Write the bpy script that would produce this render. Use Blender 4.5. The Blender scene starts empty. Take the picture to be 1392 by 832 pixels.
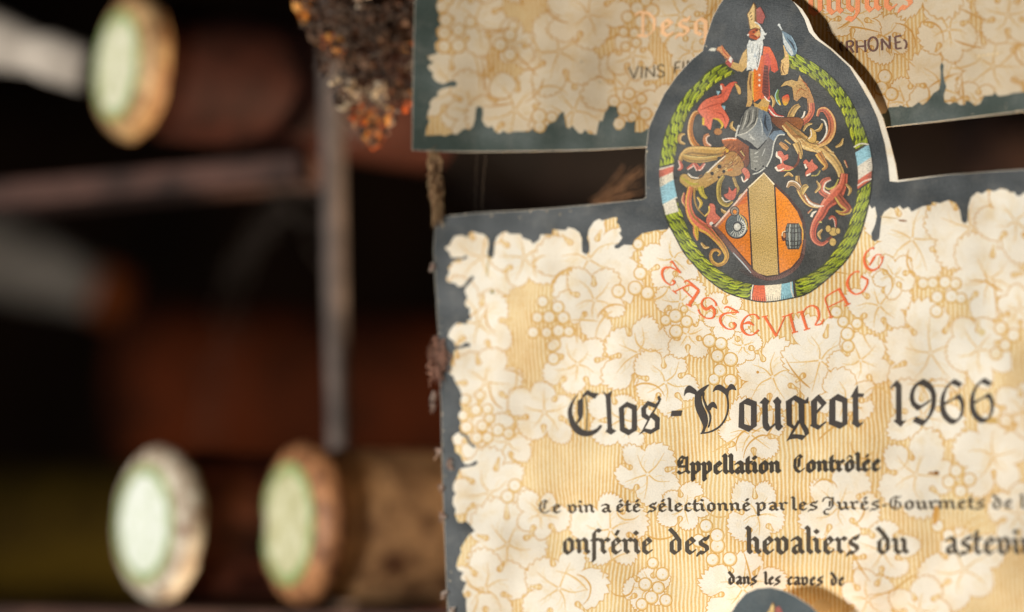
import bpy, bmesh, math, random
import numpy as np
from mathutils import Vector, Matrix
from mathutils.geometry import delaunay_2d_cdt

random.seed(7); np.random.seed(7)
scene = bpy.context.scene
COL = scene.collection
R = math.radians

# ------------------------------------------------------------------ camera
CAM = np.array([0.0, 0.0, 1.2]); PITCH = R(6.3); FPX = 85/36*1392; FOC = 0.43
cd = bpy.data.cameras.new('camera'); cam = bpy.data.objects.new('camera', cd); COL.objects.link(cam)
cam.location = CAM; cam.rotation_euler = (R(90)+PITCH, 0, 0)
cd.lens = 85; cd.sensor_width = 36; cd.clip_start = 0.01; cd.clip_end = 50
cd.dof.use_dof = True; cd.dof.focus_distance = FOC; cd.dof.aperture_fstop = 5.2
scene.camera = cam

# ------------------------------------------------------------------ world + lamps
w = bpy.data.worlds.new('World'); scene.world = w; w.use_nodes = True
bg = w.node_tree.nodes['Background']; bg.inputs[0].default_value = (0.62, 0.72, 0.85, 1); bg.inputs[1].default_value = 0.015
def area(name, loc, target, size, power, col):
    l = bpy.data.lights.new(name, 'AREA'); l.size = size; l.energy = power; l.color = col
    o = bpy.data.objects.new(name, l); COL.objects.link(o); o.location = loc
    o.rotation_euler = (Vector(target)-Vector(loc)).to_track_quat('-Z', 'Y').to_euler(); return o
def spot(name, loc, target, rad, power, col, ang):
    l = bpy.data.lights.new(name, 'SPOT'); l.shadow_soft_size = rad; l.energy = power; l.color = col; l.spot_size = ang; l.spot_blend = 1.0
    o = bpy.data.objects.new(name, l); COL.objects.link(o); o.location = loc
    o.rotation_euler = (Vector(target)-Vector(loc)).to_track_quat('-Z', 'Y').to_euler(); return o
spot('cellar_lamp', (-1.02, -0.30, 1.14), (0.0, 0.46, 1.20), 0.07, 83.0, (1.0, 0.985, 0.94), R(50))
area('added_fill_lamp', (0.42, -0.35, 0.72), (-0.02, 0.5, 1.2), 0.35, 0.35, (1.0, 0.82, 0.62))  # fill added low in front to lift the bottle undersides
area('added_bottle_lamp', (0.30, 0.48, 0.98), (-0.05, 0.56, 1.16), 0.06, 5.0, (1.0, 0.76, 0.52))  # added lamp hidden behind the labels, brightens only the bottle sides
scene.view_settings.view_transform = 'Standard'; scene.view_settings.look = 'None'
scene.view_settings.exposure = 0.0; scene.view_settings.gamma = 1

# ------------------------------------------------------------------ pixel -> place
cP, sP = math.cos(PITCH), math.sin(PITCH)
def rays(p):
    p = np.asarray(p, float).reshape(-1, 2)
    x = (p[:, 0]-696)/FPX; y = -(p[:, 1]-416)/FPX
    return np.stack([x, cP-y*sP, sP+y*cP], 1)          # depth 1 along the view axis
def U(x, y, d): return Vector((CAM+rays([(x, y)])[0]*d).tolist())
TH = R(28)
ES = np.array([math.cos(TH), -math.sin(TH), 0]); ET = np.array([0, 0, 1.0]); NN = np.array([-math.sin(TH), -math.cos(TH), 0])
P0 = CAM+rays([(1010, 500)])[0]*FOC
def bump(s, t, k):                                     # gentle cockling of old paper (metres)
    a = 0.00060*np.sin(s*190+t*95+k)*np.sin(t*150-s*60+1.7*k)+0.00028*np.sin(s*330-t*240+2.1*k)
    r = 0.00016*np.sin(s*520+t*410+k)*np.sin(t*430-s*260+k)
    c = 0.0
    for (s0, t0, an, L, am) in ((-.045, .012, .5, .05, .0005), (-.03, -.03, -.3, .06, -.0005), (.01, .015, 1.1, .04, .0004), (.03, -.012, .25, .05, -.0005), (-.055, -.02, 1.3, .03, .0005), (.0, -.04, .1, .05, .0004), (.045, .0, -.9, .03, .0004)):
        d = (s-s0)*math.sin(an)-(t-t0)*math.cos(an); e = (s-s0)*math.cos(an)+(t-t0)*math.sin(an)
        c = c+2.0*am*np.exp(-(d/.0045)**2-(e/L*2)**2)
    return a+r+c
def hsurf(s, t, k):
    if k == 2: return bump(s, t, 2.0)+2.4*np.clip(-s-0.030, 0, 1)**2+0.0004
    if k == 1: return bump(s, t, 0.6)-0.0031+2.9*np.clip(s-.006, -.10, .10)**2
    return bump(s, t, 4.4)*0.4+0.0090
def onsurf(p, k, off=0.0):
    d = rays(p); lam = np.full(len(d), FOC); h = np.zeros(len(d))
    for i in range(6):
        lam = ((P0+NN*0-CAM)@NN+h+off)/(d@NN)
        q = CAM+d*lam[:, None]-P0; s = q@ES; t = q@ET
        h = hsurf(s, t, k)
    return CAM+d*lam[:, None], s, t

# ------------------------------------------------------------------ small helpers
def lin(c):
    c = np.asarray(c, float)/255
    return np.where(c <= .04045, c/12.92, ((c+.055)/1.055)**2.4)
def Z(x0, y0, s, pts): return [(x0+a/s, y0+b/s) for a, b in pts]
def cr(pts, n=5, closed=False):
    p = [np.array(q, float) for q in pts]; m = len(p); out = []
    rng = range(m) if closed else range(m-1)
    for i in rng:
        a = p[(i-1) % m] if (closed or i > 0) else 2*p[0]-p[1]
        b, c = p[i], p[(i+1) % m]
        d = p[(i+2) % m] if (closed or i+2 < m) else 2*p[-1]-p[-2]
        for j in range(n):
            t = j/n
            out.append(.5*((2*b)+(-a+c)*t+(2*a-5*b+4*c-d)*t*t+(-a+3*b-3*c+d)*t**3))
    if not closed: out.append(p[-1])
    return [tuple(q) for q in out]
def stroke(pts, wd, n=5, smooth=True):
    if not hasattr(wd, '__len__'): wd = [wd]*len(pts)
    q = [(a, b, c) for (a, b), c in zip(pts, wd)]
    q = np.array(cr(q, n) if smooth and len(q) > 2 else q, float)
    c = q[:, :2]; d = np.gradient(c, axis=0); d /= np.linalg.norm(d, axis=1)[:, None]+1e-9
    nn = np.stack([-d[:, 1], d[:, 0]], 1)*q[:, 2:3]/2
    return [tuple(x) for x in np.vstack([c+nn, (c-nn)[::-1]])]
def ell(cx, cy, rx, ry, n=20, rot=0):
    c, s = math.cos(rot), math.sin(rot); o = []
    for i in range(n):
        a = 2*math.pi*i/n; x, y = rx*math.cos(a), ry*math.sin(a); o.append((cx+x*c-y*s, cy+x*s+y*c))
    return o
def grow(poly, d):
    p = np.array(poly); a = np.roll(p, 1, 0); b = np.roll(p, -1, 0); t = b-a
    t /= np.linalg.norm(t, axis=1)[:, None]+1e-9
    ar = np.sum(p[:, 0]*b[:, 1]-b[:, 0]*p[:, 1]); sg = 1 if ar > 0 else -1
    return [tuple(q) for q in p+sg*d*np.stack([t[:, 1], -t[:, 0]], 1)]
def hull(pts):
    pts = sorted(set(pts))
    def half(ps):
        h = []
        for p in ps:
            while len(h) > 1 and (h[-1][0]-h[-2][0])*(p[1]-h[-2][1])-(h[-1][1]-h[-2][1])*(p[0]-h[-2][0]) <= 0: h.pop()
            h.append(p)
        return h
    return half(pts)[:-1]+half(pts[::-1])[:-1]
def inside(pts, poly):                                 # non-zero winding
    x, y = pts[:, 0], pts[:, 1]; wn = np.zeros(len(pts), int)
    P = np.array(poly); Q = np.roll(P, -1, 0)
    for (x1, y1), (x2, y2) in zip(P, Q):
        if y1 == y2: continue
        cr_ = (x2-x1)*(y-y1)-(x-x1)*(y2-y1)
        wn += ((y1 <= y) & (y2 > y) & (cr_ > 0)).astype(int)-((y1 > y) & (y2 <= y) & (cr_ < 0)).astype(int)
    return wn != 0

def meshobj(name, verts, faces, mat, parent=None, smooth=False):
    me = bpy.data.meshes.new(name); me.from_pydata([tuple(v) for v in verts], [], [tuple(f) for f in faces]); me.update()
    for m in (mat if isinstance(mat, list) else [mat]): me.materials.append(m)
    if smooth: me.polygons.foreach_set('use_smooth', [True]*len(me.polygons))
    o = bpy.data.objects.new(name, me); COL.objects.link(o)
    if parent: o.parent = parent
    return o
def tag(o, label, cat=None, group=None, kind=None):
    if label: o['label'] = label
    if cat: o['category'] = cat
    if group: o['group'] = group
    if kind: o['kind'] = kind
    return o

# ------------------------------------------------------------------ materials
def newmat(name):
    m = bpy.data.materials.new(name); m.use_nodes = True; nt = m.node_tree; b = nt.nodes['Principled BSDF']
    return m, nt, b
def N(nt, typ, **kw):
    n = nt.nodes.new(typ)
    for k, v in kw.items():
        if k in n.bl_rna.properties: setattr(n, k, v)
        else: n.inputs[k].default_value = v
    return n
def mixc(nt, fac, a, b, mode='MIX'):
    m = nt.nodes.new('ShaderNodeMix'); m.data_type = 'RGBA'; m.blend_type = mode
    for sock, v in ((m.inputs[0], fac), (m.inputs[6], a), (m.inputs[7], b)):
        if hasattr(v, 'links'): nt.links.new(v, sock)
        else: sock.default_value = v
    return m.outputs[2]
def ramp(nt, src, a, b, ca=(0, 0, 0, 1), cb=(1, 1, 1, 1)):
    r = nt.nodes.new('ShaderNodeValToRGB'); r.color_ramp.elements[0].position = a; r.color_ramp.elements[1].position = b
    r.color_ramp.elements[0].color = ca; r.color_ramp.elements[1].color = cb; nt.links.new(src, r.inputs[0]); return r.outputs[0]
def noise(nt, vec, scale, detail=3, rough=.55, dist=0):
    n = N(nt, 'ShaderNodeTexNoise', Scale=scale, Detail=detail, Roughness=rough, Distortion=dist)
    if vec is not None: nt.links.new(vec, n.inputs['Vector'])
    return n.outputs['Fac']
def paper_mat(name, kind):                             # UV is in centimetres on the sheet
    m, nt, b = newmat(name); L = nt.links
    uv = N(nt, 'ShaderNodeUVMap', uv_map='UVMap').outputs[0]
    att = N(nt, 'ShaderNodeAttribute', attribute_name='Col').outputs['Color']
    col = att
    if kind == 'hatch':
        sx = N(nt, 'ShaderNodeSeparateXYZ'); L.new(uv, sx.inputs[0])
        wob = noise(nt, uv, 3.0, 2)
        a = N(nt, 'ShaderNodeMath', operation='MULTIPLY_ADD'); L.new(wob, a.inputs[0]); a.inputs[1].default_value = .05; L.new(sx.outputs[0], a.inputs[2])
        f = N(nt, 'ShaderNodeMath', operation='MULTIPLY'); L.new(a.outputs[0], f.inputs[0]); f.inputs[1].default_value = 2*math.pi/0.078
        s = N(nt, 'ShaderNodeMath', operation='SINE'); L.new(f.outputs[0], s.inputs[0])
        nz = noise(nt, uv, 14, 3)
        ad = N(nt, 'ShaderNodeMath', operation='MULTIPLY_ADD'); L.new(nz, ad.inputs[0]); ad.inputs[1].default_value = 1.6; L.new(s.outputs[0], ad.inputs[2])
        k = ramp(nt, ad.outputs[0], .35, 1.0)
        big = noise(nt, uv, 1.1, 2)
        dark = mixc(nt, ramp(nt, big, .35, .65), tuple(lin((229, 194, 132)))+(1,), tuple(lin((218, 171, 98)))+(1,))
        col = mixc(nt, k, tuple(lin((241, 224, 186)))+(1,), dark)
        dv = N(nt, 'ShaderNodeVectorMath', operation='DIVIDE'); L.new(att, dv.inputs[0]); dv.inputs[1].default_value = tuple(lin((226, 188, 124)))
        col = mixc(nt, 1.0, col, dv.outputs[0], 'MULTIPLY')
    if kind in ('print', 'hatch'):
        if kind == 'print':
            ws = ramp(nt, noise(nt, uv, 2.6, 4, .62, .6), .50, .74)
            col = mixc(nt, ws, col, mixc(nt, .72, col, (.92, .80, .58, 1), 'MULTIPLY'))
        st = ramp(nt, noise(nt, uv, .55, 4, .6), .45, .8)
        col = mixc(nt, st, col, mixc(nt, .55, col, (.70, .54, .34, 1), 'MULTIPLY'))
        sp = ramp(nt, noise(nt, uv, 26, 2, .6), .66, .74)
        col = mixc(nt, sp, col, mixc(nt, .35, col, (.30, .16, .06, 1)))
        sc = ramp(nt, noise(nt, uv, 40, 4, .7), .30, .62, (.84, .84, .84, 1), (1.06, 1.06, 1.06, 1))
        col = mixc(nt, 1.0, col, sc, 'MULTIPLY')
    if kind == 'ink':                                  # solid ink: mottled, rubbed, a little dusty
        sc = ramp(nt, noise(nt, uv, 30, 4, .7), .30, .68, (.58, .58, .58, 1), (1.38, 1.35, 1.30, 1))
        col = mixc(nt, 1.0, col, sc, 'MULTIPLY')
        du = ramp(nt, noise(nt, uv, 2.2, 5, .65), .5, .85)
        col = mixc(nt, du, col, mixc(nt, .22, col, (.34, .31, .26, 1)))
        ch = ramp(nt, noise(nt, uv, 60, 2, .5), .70, .76)
        col = mixc(nt, ch, col, mixc(nt, .45, col, (.62, .52, .36, 1)))
    if kind == 'letter':
        sc = ramp(nt, noise(nt, uv, 55, 4, .7), .28, .70, (.75, .75, .75, 1), (1.7, 1.6, 1.45, 1))
        col = mixc(nt, 1.0, col, sc, 'MULTIPLY')
    if kind == 'gold':
        sc = ramp(nt, noise(nt, uv, 52, 3, .8), .38, .62, (.45, .42, .36, 1), (1.35, 1.3, 1.2, 1))
        col = mixc(nt, 1.0, col, sc, 'MULTIPLY')
    L.new(col, b.inputs['Base Color'])
    b.inputs['Roughness'].default_value = {'ink': .5, 'gold': .42}.get(kind, .68)
    b.inputs['Specular IOR Level'].default_value = .3 if kind == 'ink' else .2
    mp = N(nt, 'ShaderNodeMapping'); mp.inputs['Scale'].default_value = (70, 9, 1); L.new(uv, mp.inputs[0])
    mp2 = N(nt, 'ShaderNodeMapping'); mp2.inputs['Scale'].default_value = (9, 70, 1); L.new(uv, mp2.inputs[0])
    h = N(nt, 'ShaderNodeMath', operation='ADD'); L.new(noise(nt, mp.outputs[0], 1, 2), h.inputs[0]); L.new(noise(nt, mp2.outputs[0], 1, 2), h.inputs[1])
    h2 = N(nt, 'ShaderNodeMath', operation='ADD'); L.new(h.outputs[0], h2.inputs[0]); L.new(noise(nt, uv, 5, 5, .6), h2.inputs[1])
    bp = N(nt, 'ShaderNodeBump'); bp.inputs['Strength'].default_value = .28; bp.inputs['Distance'].default_value = .0002
    L.new(h2.outputs[0], bp.inputs['Height']); L.new(bp.outputs[0], b.inputs['Normal'])
    return m
M = {k: paper_mat('paper_'+k, k) for k in ('print', 'hatch', 'ink', 'letter', 'gold')}
def rough_mat(name, c1, c2, scale, rough=.8, bump_s=.4, spec=.3, bdist=.001):
    m, nt, b = newmat(name); tc = N(nt, 'ShaderNodeTexCoord').outputs['Object']
    n1 = noise(nt, tc, scale, 5, .65); c = mixc(nt, ramp(nt, n1, .32, .68), tuple(lin(c1))+(1,), tuple(lin(c2))+(1,))
    nt.links.new(c, b.inputs['Base Color']); b.inputs['Roughness'].default_value = rough; b.inputs['Specular IOR Level'].default_value = spec
    bp = N(nt, 'ShaderNodeBump'); bp.inputs['Strength'].default_value = bump_s; bp.inputs['Distance'].default_value = bdist
    nt.links.new(noise(nt, tc, scale*3, 4), bp.inputs['Height']); nt.links.new(bp.outputs[0], b.inputs['Normal']); return m
def vcol_mat(name, rough=.9):
    m, nt, b = newmat(name); nt.links.new(N(nt, 'ShaderNodeAttribute', attribute_name='Col').outputs['Color'], b.inputs['Base Color'])
    b.inputs['Roughness'].default_value = rough; b.inputs['Specular IOR Level'].default_value = .15; return m

# ------------------------------------------------------------------ printed artwork -> one flat mesh per group
# shape = (polygon in photo pixels, colour | function(xy)->colour | None (=cut out), material key, group)
def dense(poly, mx=6.5):
    o = []; n = len(poly)
    for i in range(n):
        (x0, y0), (x1, y1) = poly[i], poly[(i+1) % n]; m = max(1, int(math.ceil(math.hypot(x1-x0, y1-y0)/mx)))
        o += [(x0+(x1-x0)*j/m, y0+(y1-y0)*j/m) for j in range(m)]
    return o
def artwork(shapes, k, off, groups, step=8, clip=None):
    shapes = [(dense(q[0]),)+tuple(q[1:]) for q in shapes]
    vs, es = [], []
    for poly, *_ in shapes:
        i0 = len(vs); n = len(poly); vs += [Vector(p) for p in poly]; es += [(i0+i, i0+(i+1) % n) for i in range(n)]
    a = np.array(vs); lo, hi = a.min(0), a.max(0)
    gx = np.arange(lo[0]+step/2, hi[0], step); gy = np.arange(lo[1]+step/2, hi[1], step)
    vs += [Vector((x+random.uniform(-.2, .2)*step, y+random.uniform(-.2, .2)*step)) for x in gx for y in gy]
    ov, oe, of, *_ = delaunay_2d_cdt(vs, es, [], 0, 1e-3)
    V = np.array([tuple(v) for v in ov]); F = np.array([f for f in of if len(f) == 3])
    C = V[F].mean(1); top = np.full(len(F), -1)
    for i, sh in enumerate(shapes):
        P = np.array(sh[0]); l, h = P.min(0), P.max(0)
        m = np.where((C[:, 0] >= l[0]) & (C[:, 0] <= h[0]) & (C[:, 1] >= l[1]) & (C[:, 1] <= h[1]))[0]
        if len(m): top[m[inside(C[m], P)]] = i
    if clip is not None: top[~inside(C, clip)] = -1
    W, S, T = onsurf(V, k, off)
    out = {}
    for g, (name, parent) in groups.items():
        sel = [f for f in range(len(F)) if top[f] >= 0 and shapes[top[f]][1] is not None and shapes[top[f]][3] == g]
        if not sel: continue
        used = np.unique(F[sel]); idx = -np.ones(len(V), int); idx[used] = np.arange(len(used))
        keys = sorted({shapes[top[f]][2] for f in sel})
        o = meshobj(name, W[used], [tuple(idx[F[f]][::-1]) for f in sel], [M[q] for q in keys], parent, True)
        me = o.data; me.polygons.foreach_set('material_index', [keys.index(shapes[top[f]][2]) for f in sel])
        ca = me.color_attributes.new('Col', 'FLOAT_COLOR', 'CORNER'); cols = []; uvs = []
        for f in sel:
            c = shapes[top[f]][1]
            for v in F[f][::-1]:
                cc = c(V[v]) if callable(c) else c
                cols += list(lin(cc))+[1.0]; uvs += [S[v]*100, T[v]*100]
        ca.data.foreach_set('color', cols)
        me.uv_layers.new(name='UVMap').data.foreach_set('uv', uvs)
        me.update(); out[g] = o
    return out
def sheet(name, outline, k, parent, thick=.00022, off=-.00010):
    outline = dense(outline); n = len(outline); vs = [Vector(p) for p in outline]; a = np.array(outline); lo, hi = a.min(0), a.max(0); st = 7
    vs += [Vector((x, y)) for x in np.arange(lo[0], hi[0], st) for y in np.arange(lo[1], hi[1], st)]
    ov, oe, of, *_ = delaunay_2d_cdt(vs, [(i, (i+1) % n) for i in range(n)], [], 0, 1e-3)
    V = np.array([tuple(v) for v in ov]); F = np.array(of); F = F[inside(V[F].mean(1), outline)]
    A, S, T = onsurf(V, k, off); B = A-NN*thick
    m = len(V); faces = [tuple(f[::-1]) for f in F]+[tuple(f+m) for f in F]
    ed = {}
    for f in F:
        for i in range(3): ed[(f[i], f[(i+1) % 3])] = 1
    for (i, j) in ed:
        if (j, i) not in ed: faces.append((i, j, j+m, i+m))
    o = meshobj(name, np.vstack([A, B]), faces, M['print'], parent)
    me = o.data; me.color_attributes.new('Col', 'FLOAT_COLOR', 'CORNER').data.foreach_set('color', list(np.tile(np.append(lin(CREAM), 1), len(me.loops))))
    u = me.uv_layers.new(name='UVMap'); vi = np.zeros(len(me.loops), int); me.loops.foreach_get('vertex_index', vi)
    SS = np.append(S, S)*100; TT = np.append(T, T)*100
    u.data.foreach_set('uv', np.stack([SS[vi], TT[vi]], 1).ravel()); return o

CREAM = (240, 229, 210); NAVY = (60, 64, 66); OCH = (213, 165, 88); OCHL = (226, 188, 124); INK = (62, 57, 54); RED = (213, 104, 60)

# ------------------------------------------------------------------ vine leaves and grapes
def vleaf(cx, cy, r, rot, seed, lobes=5):
    rd = random.Random(seed); n = 300; pts = []; r *= 1.20
    ph = [rd.uniform(.86, 1.14) for _ in range(lobes)]; dp = [rd.uniform(.22, .46) for _ in range(lobes)]
    w1, p1 = rd.uniform(.05, .2), rd.uniform(0, 6.3); ax = rd.uniform(.82, 1.0); aa = rd.uniform(0, 3.14); nt_ = rd.choice((4, 5)); ca, sa = math.cos(aa), math.sin(aa)
    for i in range(n):
        a = i/n*2*math.pi; u = i/n*lobes; f = .45*abs(math.cos(math.pi*u))+.55*(1-2*abs(u-round(u))); j = int(u) % lobes
        k0 = ph[int(round(u)) % lobes]; d = dp[j]
        rr = (1-d+d*min(1, f*1.12)**.62)*k0*.95
        tt = (u*nt_*2 % 1); rr *= .93+.115*tt*(.45+.55*f)+.02*math.sin(u*7+p1)
        b = a+w1*math.sin(2*a+p1)+rot; x, y = r*rr*math.cos(b), r*rr*math.sin(b)
        xx, yy = x*ca+y*sa, (-x*sa+y*ca)*ax; pts.append((cx+xx*ca-yy*sa, cy+xx*sa+yy*ca))
    return pts, dp
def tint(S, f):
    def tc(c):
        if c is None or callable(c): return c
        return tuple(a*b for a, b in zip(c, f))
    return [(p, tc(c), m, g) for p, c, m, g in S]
def leaf_shapes(L, g):
    cx, cy, r, rot, seed = L; rd = random.Random(seed+99); S = []
    p, dp = vleaf(cx, cy, r, rot, seed)
    S.append((grow(p, 1.3), OCH, 'print', g)); S.append((p, CREAM, 'print', g))
    for i in range(5):
        a = rot+2*math.pi*i/5+rd.uniform(-.1, .1); q = r*rd.uniform(.5, .78); b = a+rd.uniform(-.3, .3)
        S.append((stroke([(cx+2*math.cos(a), cy+2*math.sin(a)), (cx+.5*q*math.cos(b), cy+.5*q*math.sin(b)), (cx+q*math.cos(a), cy+q*math.sin(a))], [2.4, 1.7, .7], 4), OCHL, 'print', g))
        for f in (.35, .6):
            e = a+rd.choice((-.6, .6)); x, y = cx+f*q*math.cos(a), cy+f*q*math.sin(a)
            S.append((stroke([(x, y), (x+.14*r*math.cos(e), y+.14*r*math.sin(e)), (x+.26*r*math.cos(e+.25), y+.26*r*math.sin(e+.25))], [1.1, .9, .5], 3), (234, 208, 158), 'print', g))
        a2 = rot+2*math.pi*(i+.5)/5                                                    # drop-shaped sinus
        if rd.random() < .75:
            rs = 1.12*r*(1-dp[i]); x0, y0 = cx+rs*1.06*math.cos(a2), cy+rs*1.06*math.sin(a2); x1, y1 = cx+rs*.72*math.cos(a2), cy+rs*.72*math.sin(a2)
            S.append((stroke([(x0, y0), ((x0+x1)/2, (y0+y1)/2), (x1, y1)], [3.0, 5.0, 8.5], 5)+[], OCH, 'print', g))
            S.append((ell(x1, y1, 4.3, 4.3, 12), OCH, 'print', g))
            S.append((stroke([(x0, y0), ((x0+x1)/2, (y0+y1)/2), (x1, y1)], [1.6, 3.0, 5.6], 5), OCHL, 'hatch', g))
            S.append((ell(x1, y1, 2.8, 2.8, 12), OCHL, 'hatch', g))
    return S
def grape_shapes(cs, g):
    S = [(ell(x, y, r+1.7, r+1.7, 22), OCH, 'print', g) for x, y, r in cs]
    for x, y, r in cs:
        S.append((ell(x, y, r+.2, r+.2, 22), (232, 202, 146), 'print', g))
        S.append((ell(x-.6, y-.6, r-.9, r-.9, 20), CREAM, 'print', g))
        S.append((ell(x+.5, y+.9, 1.5, 1.3, 8), (232, 206, 152), 'print', g))
    return S
def curls(n, x0, y0, x1, y1, seed, g):
    rd = random.Random(seed); S = []
    for _ in range(n):
        x, y, a = rd.uniform(x0, x1), rd.uniform(y0, y1), rd.uniform(0, 6.3); p = [(x, y)]; da = rd.uniform(-.5, .5)
        for i in range(5): a += da; st = rd.uniform(6, 13); x += st*math.cos(a); y += st*math.sin(a); p.append((x, y))
        S.append((stroke(p, [1, 2.2, 2.6, 2.2, 1.6, .8], 4), OCH if rd.random() < .6 else OCHL, 'print', g))
    return S

# ------------------------------------------------------------------ black-letter pen: broad nib swept along strokes (x-height 1, y up)
GL = {
 'i': (.48, [[(0, .88), (.14, .76), (.14, .24), (.30, .10)]]), 'n': (.92, [[(0, .88), (.14, .76), (.14, .2), (.2, .12)], [(.14, .72), (.40, .93), (.58, .78), (.58, .24), (.74, .1)]]),
 'm': (1.36, [[(0, .88), (.14, .76), (.14, .2), (.2, .12)], [(.14, .72), (.40, .93), (.58, .78), (.58, .2), (.64, .12)], [(.58, .72), (.84, .93), (1.02, .78), (1.02, .24), (1.18, .1)]]),
 'u': (.92, [[(0, .88), (.14, .76), (.14, .24), (.32, .06), (.56, .24)], [(.44, .88), (.58, .76), (.58, .24), (.74, .1)]]),
 'o': (.86, [[(.36, .95), (.14, .78), (.14, .22), (.36, .05)], [(.36, .95), (.58, .77), (.58, .2), (.36, .05)]]),
 'e': (.76, [[(.34, .95), (.14, .78), (.14, .22), (.36, .05), (.56, .2)], [(.34, .95), (.54, .74), (.16, .44)]]),
 'a': (.82, [[(.06, .82), (.30, .95), (.5, .8), (.5, .24), (.66, .08)], [(.48, .56), (.16, .42), (.13, .2), (.3, .06), (.48, .2)]]),
 'd': (.88, [[(.04, 1.5), (.30, 1.22), (.58, .80), (.58, .22), (.36, .05)], [(.40, .93), (.14, .76), (.14, .22), (.36, .05)]]),
 'c': (.68, [[(.48, .82), (.32, .95), (.14, .78), (.14, .22), (.36, .05), (.52, .18)]]), 'r': (.64, [[(0, .88), (.14, .76), (.14, .24), (.30, .1)], [(.14, .7), (.36, .93), (.52, .82)]]),
 's': (.74, [[(.56, 1.05), (.5, .86), (.32, .93), (.14, .78), (.16, .62), (.5, .42), (.52, .22), (.3, .06), (.08, .12), (.0, -.06)]]),
 't': (.56, [[(.16, 1.3), (.14, 1.1), (.14, .24), (.32, .06), (.46, .18)], [(.0, .88), (.4, .88)]]), 'l': (.46, [[(.02, 1.54), (.14, 1.42), (.14, .24), (.32, .08)]]),
 'h': (.88, [[(.02, 1.54), (.14, 1.42), (.14, .2), (.26, .1)], [(.14, .7), (.4, .93), (.58, .78), (.58, .24), (.74, .1)]]),
 'v': (.86, [[(0, .9), (.14, .78), (.14, .22), (.36, .05)], [(.2, .8), (.36, .95), (.58, .77), (.58, .22), (.36, .05)]]),
 'p': (.88, [[(0, .9), (.14, .78), (.14, -.4), (.2, -.5)], [(.14, .7), (.4, .95), (.58, .78), (.58, .22), (.36, .05), (.14, .2)]]),
 'f': (.52, [[(.50, 1.38), (.32, 1.48), (.14, 1.3), (.14, -.3), (.1, -.4)], [(0, .88), (.4, .88)]]),
 'g': (.88, [[(.36, .95), (.14, .78), (.14, .3), (.36, .12), (.56, .28)], [(.36, .95), (.58, .8), (.58, .0), (.36, -.3), (.08, -.2)]]),
 'q': (.88, [[(.36, .95), (.14, .78), (.14, .22), (.36, .05)], [(.36, .95), (.58, .77), (.58, -.45)]]),
 'C': (1.02, [[(.66, 1.26), (.48, 1.46), (.16, 1.16), (.12, .5), (.26, .18), (.5, .04), (.84, .3)], [(.46, 1.2), (.44, .5)]]),
 'A': (1.06, [[(.1, .72), (.06, 1.12), (.28, 1.44), (.52, 1.3), (.72, 1.36), (.70, .28), (.90, .1)], [(.12, .62), (.7, .62)], [(.02, .22), (.22, .05), (.5, .18), (.66, .3)], [(.34, 1.14), (.28, .82)]]),
 'J': (1.0, [[(-.04, .98), (.06, 1.3), (.3, 1.44), (.46, 1.3), (.66, 1.36), (.66, .45), (.46, .1), (.2, .12), (.04, -.12), (.12, -.42), (.36, -.46)], [(.46, 1.0), (.44, .45)]]),
 'G': (1.12, [[(.86, 1.44), (.72, 1.28), (.5, 1.46), (.18, 1.14), (.14, .5), (.28, .18), (.54, .04), (.84, .26), (.84, .68), (.62, .86)], [(.5, 1.2), (.48, .3)]]),
 'D': (1.1, [[(.0, 1.3), (.2, 1.44), (.6, 1.36), (.86, 1.0), (.84, .4), (.5, .05), (.1, .12)], [(.34, 1.3), (.34, .2)]]),
 '-': (.5, [[(.06, .5), (.34, .46)]]), ' ': (.5, []),
}
ACC = {'é': 'e', 'ô': 'o'}
def nibseg(p, q, nx, ny, th=.07):
    l = math.hypot(nx, ny); ox, oy = -ny/l*th/2, nx/l*th/2; pts = []
    for (x, y) in (p, q):
        for s1 in (-.5, .5):
            for s2 in (-1, 1): pts.append((x+nx*s1+ox*s2, y+ny*s1+oy*s2))
    return hull(pts)
def word(txt, x0, x1, y0, y1, xh, col, g, nib=.34, ang=38, mat='letter', jit=0.0):
    adv = 0; items = []
    for ch in txt:
        b = ACC.get(ch, ch); items.append((ch, b, adv)); adv += GL[b][0]
    adv -= .14; sx = (x1-x0)/adv; S = []; nx, ny = nib*math.cos(R(ang))*min(1, xh/sx*.9), nib*math.sin(R(ang))
    for ch, b, ax in items:
        strokes = list(GL[b][1])
        if ch == 'é': strokes = strokes+[[(.30, 1.16), (.46, 1.42)]]
        if ch == 'ô': strokes = strokes+[[(.16, 1.14), (.36, 1.36), (.56, 1.14)]]
        if b == 'i': strokes = strokes+[[(.06, 1.34), (.20, 1.22)]]
        for st in strokes:
            if ch == 'é' and st[0] == (.30, 1.16): nn = (.16, -.05)
            elif ch == 'ô' and st[0] == (.16, 1.14): nn = (.1, .1)
            else: nn = (nx*.68, ny*.68) if b.isupper() else (nx, ny)
            for p, q in zip(st[:-1], st[1:]):
                h = nibseg(p, q, *nn); o = []
                for (x, y) in h:
                    X = x0+(ax+x)*sx; f = (X-x0)/(x1-x0+1e-6); o.append((X, y0+(y1-y0)*f-y*xh))
                S.append((o, col, mat, g))
    return S

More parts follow.
